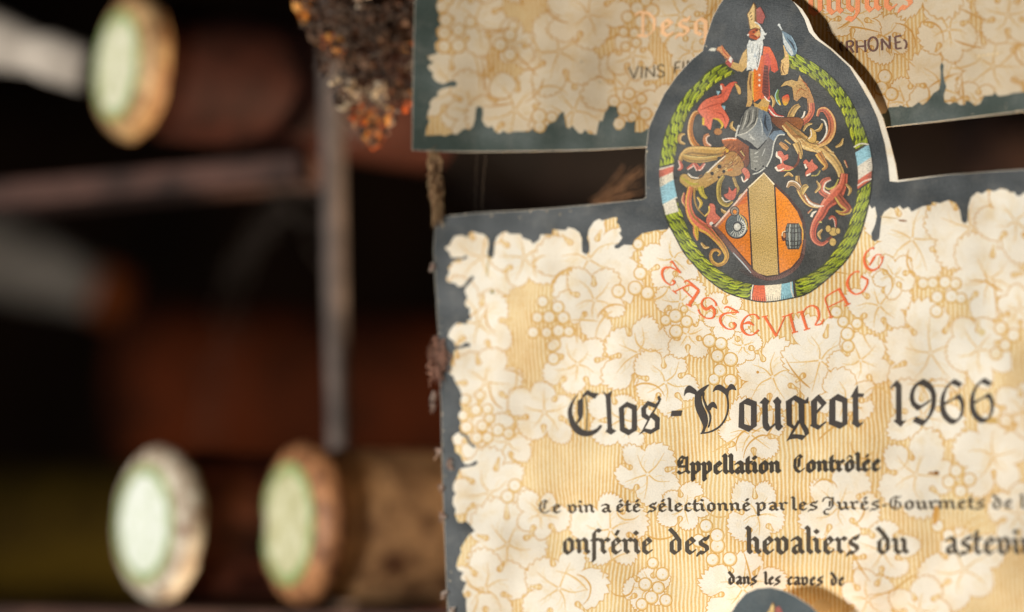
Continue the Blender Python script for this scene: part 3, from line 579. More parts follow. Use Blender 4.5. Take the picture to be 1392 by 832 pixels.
blob([(1044, 142), (1050, 146), (1056, 155), (1066, 158), (1062, 160), (1050, 158), (1045, 151)], (188, 72, 60)); A(stroke([(1045, 148), (1052, 156), (1060, 159), (1066, 159)], [1.2, 2, 1.6, .8]), WHT, 'mantling')
blob([(1047, 160), (1066, 160), (1086, 160), (1092, 168), (1082, 184), (1070, 180), (1056, 172)], grad((110, 66, 42), (150, 92, 50), (1052, 165), (1085, 170)))
mant([(1066, 168), (1080, 182), (1096, 195), (1114, 201), (1129, 213), (1140, 228), (1144, 240)], [10, 16, 17, 15, 12, 10, 9], grad((158, 104, 58), (204, 164, 96), (1068, 170), (1098, 196)), (224, 192, 130))
for i in range(26):
    f = rdl.random(); x = 1076+f*56; y = 182+f*30+rdl.uniform(-5, 5); A(stroke([(x, y), (x+rdl.uniform(4, 9), y+rdl.uniform(3, 5))], [.4, 1.0], smooth=False), rdl.choice([(130, 86, 44), (228, 200, 140), (150, 100, 52)]), 'mantling')
mant([(1112, 198), (1124, 191), (1131, 178), (1130, 162), (1122, 150), (1114, 150), (1111, 158)], [6, 9, 10, 10, 8, 5, 3], grad((190, 100, 68), (206, 160, 96), (1126, 160), (1116, 198)), (220, 176, 110))
A(stroke([(1113, 195), (1120, 188), (1124, 177), (1121, 165), (1116, 162)], [1, 2, 2.2, 2, 1]), WHT, 'mantling')
blob([(1101.5, 174), (1109, 180), (1109, 192), (1103, 194), (1097, 190), (1101, 184)], (206, 166, 92)); A(stroke([(1102, 176), (1103, 184), (1099, 189)], 1.3), WHT, 'mantling')
mant([(1082, 194), (1087, 206), (1089, 216)], [10, 8, 2], (200, 160, 92), (222, 190, 126)); mant([(1060, 194), (1066, 199), (1071, 203)], [4, 7, 5], (196, 140, 74))
A(stroke([(1086, 206), (1085, 220), (1078, 229)], [1, 3, 2]), (120, 66, 46), 'mantling')
blob([(1055, 211), (1058, 205.5), (1063, 206), (1066, 211), (1071, 210), (1071, 216), (1065, 219), (1066, 223), (1072, 225), (1079, 228), (1070, 232), (1058, 233), (1054, 228), (1058, 224), (1062, 222), (1059, 214)], COR)
A(stroke([(1056, 206), (1056, 212), (1061, 216), (1062, 222)], [1.4, 3, 2.4, 1.6]), WHT, 'mantling'); A(stroke([(1054, 227), (1058, 232), (1066, 229)], [3, 2.4, 1.2]), WHT, 'mantling'); A(stroke([(1064, 231), (1072, 232), (1079, 229)], 1.2), (190, 176, 80), 'mantling')
blob([(1092, 220), (1096, 217), (1100, 221), (1104, 216.5), (1106, 222), (1112, 227), (1107, 232), (1102, 235), (1096, 240), (1095, 234), (1099, 229), (1094, 224)], COR)
A(stroke([(1094, 223), (1096, 229)], 2.6, smooth=False), WHT, 'mantling'); A(stroke([(1096, 239), (1102, 236)], 2, smooth=False), WHT, 'mantling'); A(stroke([(1103, 239), (1111, 238), (1115, 232)], 1.4), (190, 172, 90), 'mantling')
mant([(1112, 208), (1118, 218), (1123, 226), (1118, 231)], [10, 8, 5, 3], (190, 128, 62), (224, 184, 96))
mant([(1084, 239), (1085, 251), (1091, 265), (1101, 277), (1116, 281)], [5, 8, 9, 8, 5], grad((190, 152, 88), (160, 96, 50), (1084, 240), (1100, 275)), (216, 184, 110))
mant([(1088, 257), (1081, 250), (1074, 249), (1070, 255)], [6, 7, 7, 3], (180, 140, 92), WHT); mant([(1090, 264), (1093, 256), (1098, 252)], [5, 8, 5], (190, 154, 84), (222, 196, 130))
mant([(1148, 236), (1145, 252), (1135, 266), (1123, 278), (1117, 290), (1108, 304), (1105, 317), (1108, 327), (1117, 332), (1126, 327)], [9, 12, 20, 14, 12, 9, 8, 7, 5, 3], grad((208, 108, 80), (196, 92, 66), (1145, 240), (1108, 320)), (226, 140, 108))
mant([(1126, 266), (1117, 259), (1120, 247), (1129, 243)], [9, 9, 8, 5], (206, 112, 84), WHT); A(stroke([(1121, 254), (1127, 257), (1135, 253), (1140, 243)], [1, 2.4, 2.2, 1]), (204, 186, 96), 'mantling')
mant([(1138, 266), (1146, 277), (1153, 285), (1145, 290), (1137, 287)], [10, 12, 9, 6, 3], (172, 92, 66), (206, 176, 90)); A(stroke([(1136, 286), (1144, 291), (1154, 290), (1158, 284)], 1.8), (206, 176, 80), 'mantling')
A(stroke([(1094, 265), (1100, 275), (1110, 280), (1120, 280)], [1, 2.6, 2.8, 1]), WHT, 'mantling'); A(stroke([(1103, 295), (1105, 290), (1110, 287)], [3.4, 3, 1]), WHT, 'mantling'); A(stroke([(1113, 302), (1117, 302)], 2, smooth=False), (206, 190, 110), 'mantling')
mant([(1127, 298), (1131, 295), (1135, 299), (1136, 309)], [3, 4, 4, 2], (206, 96, 68), WHT)
for x, y, a, b in [(1133, 315, 6, 5.5), (1126, 311, 3.5, 4.5), (1139, 314, 3, 4), (1132, 329, 4.4, 5.2)]: blob(ell(x, y, a, b, 10), (206, 172, 100))
A(stroke([(1124, 326), (1131, 322)], 3, smooth=False), (120, 60, 46), 'mantling')
for p, c in [([(931, 196), (924, 192), (925, 184), (931, 182)], GLD), ([(1012, 262), (1006, 268), (1008, 276)], GLD), ([(948, 268), (953, 276), (950, 284)], YEL), ([(1000, 178), (994, 172), (996, 165)], GLD), ([(1108, 262), (1114, 254), (1110, 246)], GLD), ([(1098, 290), (1104, 284)], COR), ([(1118, 312), (1113, 318), (1116, 325)], GLD), ([(1150, 250), (1156, 258), (1153, 266)], GLD), ([(1092, 178), (1097, 170), (1104, 168)], GLD), ([(1136, 200), (1143, 196), (1146, 188)], GLD), ([(1148, 218), (1152, 228)], COR), ([(1067, 190), (1075, 196)], GLD), ([(1078, 240), (1072, 236), (1066, 240)], GLD), ([(930, 262), (928, 272), (931, 280)], COR), ([(953, 330), (958, 336), (964, 336)], GLD), ([(1048, 130), (1052, 138), (1050, 146)], GLD), ([(1007, 205), (1012, 212)], GLD), ([(990, 290), (984, 288), (980, 284)], GLD), ([(1118, 168), (1114, 176), (1107, 178)], GLD)]:
    mant(p, [2.2]+[4.2]*(len(p)-2)+[1.4], c, (226, 196, 136))
# helmet --------------------------------------------------------------
def H(p, c): A(p, c, 'helmet')
H([(1007, 158), (1012, 149), (1022, 142), (1036, 143), (1046, 154), (1051, 172), (1062, 177), (1070, 180), (1070, 184), (1062, 184), (1055, 190), (1051, 212), (1043, 228), (1030, 235), (1021, 232), (1018, 214), (1018, 199), (1000, 187), (1003, 172)], (44, 46, 50))
H([(1008, 160), (1014, 150), (1022, 144), (1032, 146), (1030, 162), (1020, 176), (1004, 184), (1005, 172)], (120, 118, 110))
for i in range(5): H(stroke([(1012+i*4, 152-i*1.2), (1009+i*4.4, 164), (1005+i*3.6, 178-i*1.8)], [.8, 1.7, .8]), (182, 178, 166) if i % 2 else (60, 60, 58))
H([(1032, 146), (1040, 148), (1047, 158), (1050, 174), (1044, 188), (1030, 202), (1012, 190), (1003, 185), (1020, 177), (1030, 164)], grad((112, 122, 130), (150, 148, 140), (1045, 160), (1015, 188)))
H([(1038, 150), (1046, 160), (1049, 174), (1043, 187), (1038, 178), (1036, 164)], (86, 100, 114)); H(stroke([(1041, 156), (1040, 168), (1044, 178)], [1, 3.2, 1]), (44, 50, 58)); H(stroke([(1033, 160), (1036, 172), (1036, 184)], [.6, 1.8, .6]), (182, 184, 180))
H([(1019, 202), (1030, 204), (1043, 189), (1051, 181), (1054, 188), (1050, 210), (1042, 226), (1028, 233), (1021, 230)], grad((138, 136, 126), (98, 98, 96), (1022, 210), (1050, 200)))
H([(1045, 186), (1052, 178), (1062, 177), (1068, 182), (1058, 184), (1052, 192)], (104, 122, 138))
for p, w_, c in [([(1000, 187), (1003, 174), (1005, 170)], 2.2, (196, 192, 180)), ([(1002, 184), (1015, 180), (1026, 170), (1030, 160)], 1.6, (190, 186, 172)), ([(1013, 190), (1022, 196), (1030, 203), (1042, 190)], 1.4, (40, 40, 40)), ([(1067, 183), (1058, 184), (1052, 195), (1049, 212), (1042, 227)], 1.8, (198, 196, 184)), ([(1023, 237), (1032, 234), (1040, 228)], 1.8, (198, 196, 184)), ([(1026, 209), (1031, 206)], 1.6, (190, 188, 176)), ([(1025, 214), (1031, 213)], 1.4, (182, 180, 168)), ([(1024, 219), (1030, 219)], 1.4, (182, 180, 168)), ([(1040, 202), (1036, 212)], 1.4, (176, 176, 168)), ([(1020, 186), (1026, 190)], 2.2, (196, 194, 184)), ([(1018, 182), (1022, 186)], 2, (190, 188, 178))]:
    H(stroke(p, w_), c)
for x, y in [(1027, 229.5), (1037.5, 226)]: H(ell(x, y, 1.5, 1.5, 8), (34, 32, 30))
# shield --------------------------------------------------------------
def SH(p, c, m='ink'): A(p, c, 'shield', m)
rim = [(1038.5, 233), (1055, 250), (1072, 266), (1088, 286), (1095, 304), (1096, 330), (1090, 355), (1076, 370), (1058, 380), (1042, 382), (1025, 376), (1014, 364), (996, 344), (980, 322), (967, 305), (972, 304), (990, 287), (1016, 254)]
SH(rim, (70, 46, 40))
SH(stroke([(970, 306), (990, 332), (1010, 356), (1026, 372), (1043, 378), (1062, 376), (1080, 365), (1091, 348), (1094.5, 325)], [5, 6, 6, 6, 6, 5, 5, 4, 2]), (112, 78, 68))
for i in range(46):
    f = i/45*math.pi*.62+.35; x, y = 1042+50*math.cos(f), 330+46*math.sin(f); SH(stroke([(x, y), (1042+55*math.cos(f), 330+51*math.sin(f))], .8, smooth=False), (66, 40, 34))
OR = grad((230, 134, 20), (206, 112, 22), (1075, 290), (990, 320))
SH([(1053, 253), (1070, 269), (1084, 288), (1090.5, 304), (1091.5, 330), (1087, 350), (1075, 364), (1060, 371.5)], OR)
SH([(1015, 258), (973.5, 307.5), (982, 316), (1021, 361), (1019, 310)], OR)
SH([(1015.5, 258), (1005, 271), (1000, 280), (1015, 276)], (206, 100, 30))
SH(stroke([(972, 308), (994, 283), (1016, 257)], 2.4, smooth=False), (226, 196, 176)); SH(stroke([(975, 309), (996, 285), (1015, 263)], 2.2, smooth=False), (178, 110, 78))
SH(stroke([(996.5, 343.5), (1010, 358), (1021, 371)], [1, 1.6, .8]), (184, 194, 194))
SH([(1016, 255), (1038.5, 234), (1054, 250.5), (1060, 374), (1042, 377.5), (1021.5, 366)], (52, 34, 26))
SH([(1017.8, 256), (1038.5, 236), (1052, 251.5), (1057.8, 373), (1042, 375), (1030, 371), (1023.6, 365.5)], (196, 166, 104), 'gold')
SH(stroke([(1017, 255.5), (1038.5, 235.2), (1052.5, 251)], 1.9, smooth=False), (236, 220, 184))
# tasting cup and barrel
SH(ell(1001.5, 307.5, 15.8, 17.4, 28), (44, 40, 38)); SH(ell(1001.5, 307, 14.4, 16, 28), grad((92, 102, 104), (150, 150, 142), (992, 300), (1012, 320)))
for i in range(44):
    a = 2*math.pi*i/44; SH(stroke([(1001.8+7*math.cos(a), 308+7.6*math.sin(a)), (1001.5+13.2*math.cos(a), 307+14.8*math.sin(a))], .8, smooth=False), (48, 54, 56) if i % 2 or 16 < i < 34 else (196, 194, 182))
SH(stroke(cr([(1008, 300), (1013, 306), (1012, 315), (1005, 321)], 3), 1.6, 1, False), (214, 210, 198))
SH(ell(1002.2, 308, 6.6, 7.2, 20), (54, 56, 58)); SH(ell(1002.2, 308.4, 4.6, 5, 18), (196, 192, 178)); SH(ell(1001, 307.4, 1.9, 2, 10), (226, 222, 208))
SH(ell(998.6, 287, 6.6, 7, 20), (48, 40, 36)); SH(ell(998.6, 287, 5.2, 5.6, 20), (150, 134, 116)); SH(ell(998.8, 287.6, 3.4, 3.8, 16), (52, 42, 36)); SH(ell(999, 288, 2.5, 3, 14), (214, 128, 30)); SH(stroke([(1005, 291), (1013, 300), (1016, 312)], 1.2), (222, 178, 60))
SH([(1070, 303.5), (1086, 303.5), (1090, 312), (1090, 330), (1086, 339), (1071, 339), (1067.5, 330), (1067.5, 312)], (46, 40, 34))
for i in range(5):
    x = 1071+i*3.6; b_ = 1.3*(i-2); SH(stroke([(x-b_*.0, 305), (x+b_*.5, 321), (x, 337.5)], [2.2, 2.8, 2.2]), (132, 136, 126) if i % 2 else (98, 102, 98))
for y in (309, 315.5, 327, 333): SH(stroke([(1068, y), (1078.5, y+1.2), (1089, y)], 1.5), (48, 46, 42))
SH(stroke([(1074, 305), (1072.5, 320), (1074, 337)], .9), (206, 204, 190)); SH(stroke([(1086, 303), (1091, 312), (1091.5, 326)], 1.2), (222, 176, 60))
SH(ell(1065.5, 321, 3.4, 7, 14), (88, 44, 24)); SH(ell(1066, 320, 1.8, 3.6, 10), (190, 120, 60)); SH(stroke([(1068, 314), (1064, 316), (1063, 321)], 1.2), (222, 200, 160))
# figure --------------------------------------------------------------
def FG(p, c): A(p, c, 'figure')
def figure(FG, dx=0, dy=0, sc=1.0, head_only=False):
    T = lambda pts: [(1026+dx+(x-1026)*sc, 30+dy+(y-30)*sc) for x, y in pts]
    FG(T(Z(940, 0, 10, [(870, 130), (935, 92), (975, 160), (1002, 225), (965, 325), (890, 310)])), (166, 84, 74))
    FG(T(Z(940, 0, 10, [(845, 30), (868, 70), (882, 100), (885, 290), (930, 340), (950, 410), (870, 385), (795, 405), (780, 340), (768, 250), (750, 200), (785, 145)])), (120, 84, 40))
    FG(T(Z(940, 0, 10, [(843, 50), (858, 100), (856, 300), (920, 350), (935, 395), (865, 372), (803, 395), (790, 335), (780, 250), (762, 200), (792, 152)])), (226, 190, 122))
    for q in ([(790, 195), (812, 165)], [(800, 235), (822, 205)], [(805, 275), (828, 255)]): FG(T(stroke(Z(940, 0, 10, q), 1.3, smooth=False)), (104, 72, 30))
    if head_only: return
    FG(T(Z(940, 0, 10, [(790, 420), (830, 400), (880, 385), (925, 420), (945, 480), (890, 545), (800, 520), (765, 470)])), (184, 88, 44)); FG(T(Z(940, 0, 10, [(850, 470), (920, 400), (945, 480), (900, 500)])), (220, 168, 104))
    FG(T(ell(1024.5, 43.5, 1.7, 1.1, 8)), (60, 30, 22)); FG(T(ell(1028.5, 41, 1.7, 1.2, 8)), (70, 34, 24)); FG(T(stroke([(1021, 48), (1025, 49), (1029, 51)], 1.1)), (110, 44, 28)); FG(T(ell(1017, 47.5, 1.5, 1.5, 8)), (232, 226, 214))
    FG(T([(1034, 35), (1037, 40), (1040, 45), (1043, 45), (1041, 48), (1038, 48), (1040, 52), (1037, 54), (1036, 60), (1033, 56), (1034, 46)]), (224, 224, 216)); FG(T(stroke([(1026, 30), (1031, 33), (1035, 38)], 1.6)), (222, 220, 212))
FG_ = FG
figure(FG)
# body
FG([(1015, 66), (1010, 72), (1005, 84), (1003, 96), (1009, 98), (1016, 90)], (206, 168, 104)); FG([(1003, 97), (990, 90), (986, 84), (990, 78), (996, 84), (1008, 88), (1012, 94)], (196, 158, 92))
FG([(986, 86), (992, 75), (997, 82), (993, 92)], (178, 80, 70)); FG([(990, 82), (993, 76), (996, 80), (994, 86)], (230, 220, 206))
FG([(993, 78), (986, 80), (980, 73), (974, 68), (976, 64), (980, 63), (981, 61), (985, 67), (990, 73)], (206, 142, 88)); FG(stroke([(981, 62), (984, 70), (990, 77)], [1, 2, 1.4]), (178, 76, 34)); FG(stroke([(976, 68), (982, 75), (987, 79)], 1.0), (70, 42, 32))
FG([(963, 68), (967, 65), (974, 65.5), (972, 69.5), (967, 69.5)], (210, 206, 190))
FG([(1038, 63), (1046, 64), (1051, 72), (1056, 84), (1058, 95), (1053, 99), (1048, 96), (1047, 82), (1036, 84)], grad((222, 104, 56), (196, 82, 56), (1040, 66), (1055, 95)))
FG([(1024, 96), (1034, 76), (1044, 72), (1048, 84), (1045, 100), (1047, 134), (1041, 140), (1033, 134), (1025, 139), (1023, 120)], grad((226, 118, 22), (196, 82, 66), (1026, 115), (1042, 115)))
FG([(1039, 88), (1044.5, 90), (1045.5, 130), (1042, 135), (1036, 126), (1037, 104)], (116, 60, 52))
for i in range(9): FG(stroke([(1038, 92+i*4.4), (1044, 93.5+i*4.4)], .9, smooth=False), (70, 40, 40))
for y in (102, 109, 116): FG(ell(1032.3, y, 1.5, 1.7, 9), (236, 214, 190))
FG([(1018.5, 97), (1024.5, 96), (1023, 120), (1022.5, 140), (1020, 145), (1014, 145), (1016, 138), (1016, 112)], (196, 154, 92)); FG(stroke([(1021, 100), (1019.5, 112), (1021, 124)], [1, 2.2, 1]), (110, 70, 34)); FG(stroke([(1024, 98), (1023.4, 120), (1024, 136)], 1.1), (226, 186, 60))
FG([(1024, 139), (1030, 142), (1038, 133), (1046, 139), (1044, 147), (1036, 150), (1030, 146), (1026, 145)], (198, 156, 84)); FG([(1034, 145), (1044, 145), (1043, 152), (1038, 150)], (206, 150, 50))
FG(stroke([(1039, 131), (1043, 136), (1047, 138)], 1.6), (232, 214, 200))
FG([(1018.5, 54), (1022, 56), (1028, 55), (1036, 49), (1037.5, 60), (1036, 70), (1034, 78), (1032, 88), (1029, 96), (1026, 93), (1023, 97), (1020, 94), (1015, 96), (1016, 78), (1015.5, 62)], (222, 222, 214))
for i in range(26):
    x = rdl.uniform(1017, 1034); y = rdl.uniform(57, 84); FG(stroke([(x, y), (x+rdl.uniform(-1, 1), y+rdl.uniform(4, 9))], [.3, .9], smooth=False), rdl.choice([(160, 172, 178), (190, 200, 206), (130, 134, 134), (240, 238, 230)]))
FG(stroke([(1033, 60), (1032, 76), (1029, 92)], [.6, 1.3, .6]), (96, 92, 86)); FG(stroke([(1020, 92), (1023, 96)], 1.0, smooth=False), (80, 76, 70))
FG([(1064.5, 62), (1067, 60), (1069, 66), (1072, 76), (1073, 88), (1071, 100), (1067, 102), (1062, 102), (1060, 92), (1062, 82), (1067, 78), (1066, 70)], (212, 174, 112)); FG(stroke([(1065, 86), (1064, 94), (1067, 101)], [.6, 1.6, .6]), (116, 76, 42)); FG(stroke([(1062, 84), (1061, 93), (1063, 101)], 1), (90, 58, 36))
FG([(1063, 42), (1068, 44), (1076, 49), (1081, 58), (1084, 66), (1082.5, 73), (1077, 77), (1073, 75), (1068, 68), (1064.5, 58)], (112, 134, 148)); FG([(1063.5, 44), (1068, 54), (1076, 66), (1079, 74), (1076, 76), (1070, 68), (1065, 58)], (196, 200, 196))
FG(stroke([(1070, 52), (1077, 60), (1080, 68)], [.6, 2.4, 1]), (56, 62, 70)); FG(stroke([(1076, 50), (1081, 60), (1083, 70)], 1), (150, 172, 184)); FG(stroke([(1059, 34), (1063, 41)], [2.6, 1.6], smooth=False), (196, 200, 198)); FG(ell(1059, 34, 1.8, 1.8, 9), (216, 218, 214))
cro = artwork(CS, 2, .00009, {'ground': ('crest', lab2), 'wreath': ('wreath', None), 'ribbon': ('ribbon', None), 'mantling': ('mantling', None), 'helmet': ('helmet', None), 'shield': ('shield', None), 'figure': ('robed_figure', None)}, 8)
crest = cro['ground']
for q in cro.values():
    if q is not crest: q.parent = crest
tag(crest, 'round coat of arms with green laurel wreath on a dark ground')

# ---- lettering
def big_title():
    g = 'title'; S = []
    def P(z, pts, c=INK): S.append((Z(*z, pts), c, 'letter', g))
    def Q(z, pts, c=INK): S.append((cr(Z(*z, pts), 3, True), c, 'letter', g))
    a = (765, 510, 8.317); b = (890, 510, 8.317); c = (1010, 510, 8.188); d = (1200, 500, 8.188)
    Q(a, [(168, 212), (120, 265), (75, 340), (55, 410), (62, 490), (85, 570), (130, 640), (190, 680), (260, 695), (330, 680), (390, 645), (435, 590), (440, 570), (415, 565), (390, 595), (340, 620), (280, 628), (220, 610), (170, 565), (125, 500), (105, 420), (110, 350), (130, 285)])
    P(a, [(165, 290), (228, 250), (228, 440), (215, 490), (165, 550), (150, 540), (178, 480), (165, 430)]); P(a, [(215, 230), (280, 165), (330, 195), (405, 205), (360, 270), (320, 250), (280, 225), (245, 240), (225, 265)]); P(a, [(254, 245), (268, 245), (280, 400), (274, 625), (260, 625), (266, 400)], (120, 108, 80))
    P(a, [(445, 170), (490, 215), (560, 175), (540, 240), (545, 420), (555, 600), (605, 630), (545, 675), (480, 640), (505, 600), (495, 420), (485, 250)])
    P(a, [(725, 300), (835, 345), (838, 620), (740, 682), (645, 630), (632, 370)]); P(a, [(690, 375), (730, 362), (780, 388), (778, 600), (750, 618), (697, 588)], None)
    P(a, [(885, 370), (940, 355), (940, 430), (985, 480), (950, 510), (890, 470)]); P(a, [(885, 372), (960, 290), (1050, 325), (1080, 290), (1068, 245), (1088, 230), (1110, 270), (1085, 330), (1045, 372), (965, 345), (940, 380)]); P(a, [(1058, 350), (1076, 340), (988, 490), (962, 480)])
    P(a, [(985, 470), (1030, 430), (1095, 480), (1090, 612), (1040, 615), (1040, 520)]); P(a, [(850, 680), (920, 600), (1000, 615), (1040, 590), (1090, 608), (990, 668), (920, 640), (880, 660)]); P(a, [(965, 490), (987, 490), (900, 650), (875, 668)])
    P(b, [(190, 402), (310, 397), (296, 462), (178, 467)])
    Q(b, [(330, 235), (340, 165), (380, 115), (425, 135), (478, 185), (455, 218), (400, 200), (355, 205)])
    Q(b, [(465, 195), (545, 135), (615, 103), (590, 140), (545, 200), (525, 250), (535, 320), (560, 380), (590, 450), (600, 520), (588, 575), (570, 612), (560, 640), (520, 665), (545, 600), (540, 560), (500, 470), (465, 390), (450, 310), (453, 230)])
    Q(b, [(548, 195), (562, 200), (557, 260), (592, 350), (632, 440), (636, 510), (612, 590), (598, 585), (616, 510), (608, 440), (573, 370), (545, 290), (536, 230)])
    Q(b, [(585, 370), (610, 330), (655, 300), (690, 330), (702, 382), (665, 365), (640, 370), (625, 400), (600, 388)])
    Q(b, [(655, 190), (680, 130), (730, 105), (780, 130), (810, 152), (850, 102), (890, 110), (920, 170), (880, 163), (842, 178), (830, 240), (838, 340), (825, 440), (780, 540), (710, 610), (620, 652), (520, 667), (530, 645), (600, 638), (700, 592), (762, 530), (806, 440), (818, 340), (806, 240), (770, 200), (720, 170), (680, 175)])
    P(b, [(1045, 258), (1150, 300), (1150, 575), (1060, 642), (945, 590), (955, 320)]); P(b, [(1007, 325), (1087, 350), (1086, 572), (1010, 553)], None)
    P(c, [(180, 312), (240, 243), (295, 290), (272, 330), (275, 530), (300, 575), (355, 530), (355, 325), (330, 290), (380, 238), (425, 290), (412, 325), (418, 545), (445, 570), (395, 622), (360, 595), (358, 558), (270, 628), (225, 590), (215, 540), (213, 320)])
    P(c, [(475, 290), (540, 280), (540, 540), (582, 580), (560, 602), (485, 555)]); P(c, [(475, 292), (580, 222), (690, 280), (725, 240), (725, 315), (680, 318), (615, 316), (560, 275), (540, 300)]); P(c, [(615, 310), (680, 315), (683, 540), (725, 600), (730, 650), (655, 725), (600, 705), (520, 715), (480, 738), (510, 685), (560, 655), (640, 660), (690, 672), (680, 640), (640, 560), (620, 500)]); P(c, [(610, 498), (637, 520), (540, 670), (508, 685)])
    P(c, [(755, 290), (822, 285), (818, 540), (850, 560), (920, 510), (926, 525), (835, 610), (745, 565), (760, 540)]); P(c, [(755, 292), (840, 212), (930, 310), (882, 352), (822, 282), (800, 320)]); P(c, [(872, 338), (930, 308), (822, 428), (814, 400)])
    P(c, [(1055, 207), (1160, 260), (1160, 545), (1075, 600), (955, 545), (960, 275)]); P(c, [(1026, 278), (1103, 305), (1105, 530), (1026, 503)], None)
    P(c, [(1195, 245), (1275, 105), (1280, 200), (1345, 205), (1335, 245), (1280, 248), (1283, 510), (1305, 540), (1340, 508), (1332, 540), (1275, 590), (1205, 535), (1220, 510), (1220, 250)])
    P(d, [(78, 222), (155, 135), (205, 190), (208, 580), (225, 595), (265, 572), (200, 660), (120, 595), (145, 570), (145, 220), (115, 205), (90, 240)])
    P(d, cr([(450, 122), (530, 170), (585, 270), (590, 380), (570, 470), (520, 560), (440, 650)], 4)+[(330, 600), (365, 540), (450, 578)]+cr([(470, 575), (500, 540), (530, 450), (540, 350), (525, 270), (460, 210), (400, 195), (360, 240), (345, 310), (360, 380), (420, 420)], 4)+[(530, 352), (532, 372), (440, 440), (385, 480)]+cr([(320, 420), (298, 340), (310, 260), (350, 190), (400, 150)], 4))
    for ox, oy in ((0, 0), (331, -12)):
        six = cr([(750, 160), (800, 122)], 2)+[(885, 175), (850, 220), (770, 182)]+cr([(760, 182), (715, 235), (690, 310), (685, 385)], 4)+[(780, 340), (845, 288)]+cr([(870, 305), (900, 370), (905, 430), (890, 520), (840, 590), (770, 630), (700, 590), (650, 520), (635, 420), (650, 310), (700, 210)], 4)
        P(d, [(x+ox, y+oy) for x, y in six]); Q(d, [(x+ox, y+oy) for x, y in [(695, 412), (810, 348), (858, 385), (868, 470), (850, 540), (820, 572), (760, 555), (712, 500), (692, 440)]], None)
    return S
def txt(part, words, nib, col=INK, k=2, parent=lab2, name='lettering', ang=38, lab=None):
    S = []
    for (t, x0, x1, y0, y1, xh) in words: S += word(t, x0, x1, y0, y1, xh, col, part, nib, ang)
    o = artwork(S, k, .00009, {part: (name, parent)}, 9)[part]
    if lab: tag(o, lab)
    return o
o = artwork(big_title(), 2, .00009, {'title': ('title_lettering', lab2)}, 9)['title']; tag(o, 'large black Gothic title line with the year')
txt('a', [('Appellation', 921, 1060, 644.6, 643.2, 16.6), ('Contrôlée', 1078, 1196, 642.4, 640.4, 16.2)], .40, (58, 52, 44))
txt('b', [('Ce', 731.5, 762, 698, 697.6, 12.2), ('vin', 772, 807.5, 697.6, 697.2, 12), ('a', 817, 830, 697, 696.8, 12), ('été', 837, 870, 696.6, 696.2, 12), ('sélectionné', 881, 1019.5, 696, 694.8, 12), ('par', 1028, 1069, 694.6, 694.2, 12), ('les', 1076, 1111, 694.2, 694, 12), ('Jurés', 1119, 1195, 693.6, 693.2, 12.4), ('-', 1199, 1204.5, 693, 693, 12), ('Gourmets', 1207.5, 1338, 693, 692, 12.6), ('de', 1348.5, 1376, 692, 691.6, 12.6), ('la', 1387, 1406, 691.5, 691, 12.6)], .29, (70, 62, 52))
txt('c', [('onfrérie', 764.5, 886, 753.4, 753.4, 22.5), ('des', 909.5, 963, 753.4, 753.2, 22.8), ('hevaliers', 1014.5, 1167, 753.6, 753.2, 24), ('du', 1191.5, 1234, 753.4, 753.4, 24), ('astevin', 1285, 1408, 753.6, 754, 24)], .26, (70, 63, 54))
txt('d', [('dans', 990, 1028, 794.6, 794.8, 11.4), ('les', 1039, 1060, 795, 795, 11.2), ('caves', 1070, 1118, 795.4, 795.8, 11.6), ('de', 1129, 1147, 796, 796.2, 11.6)], .36, (62, 54, 46))
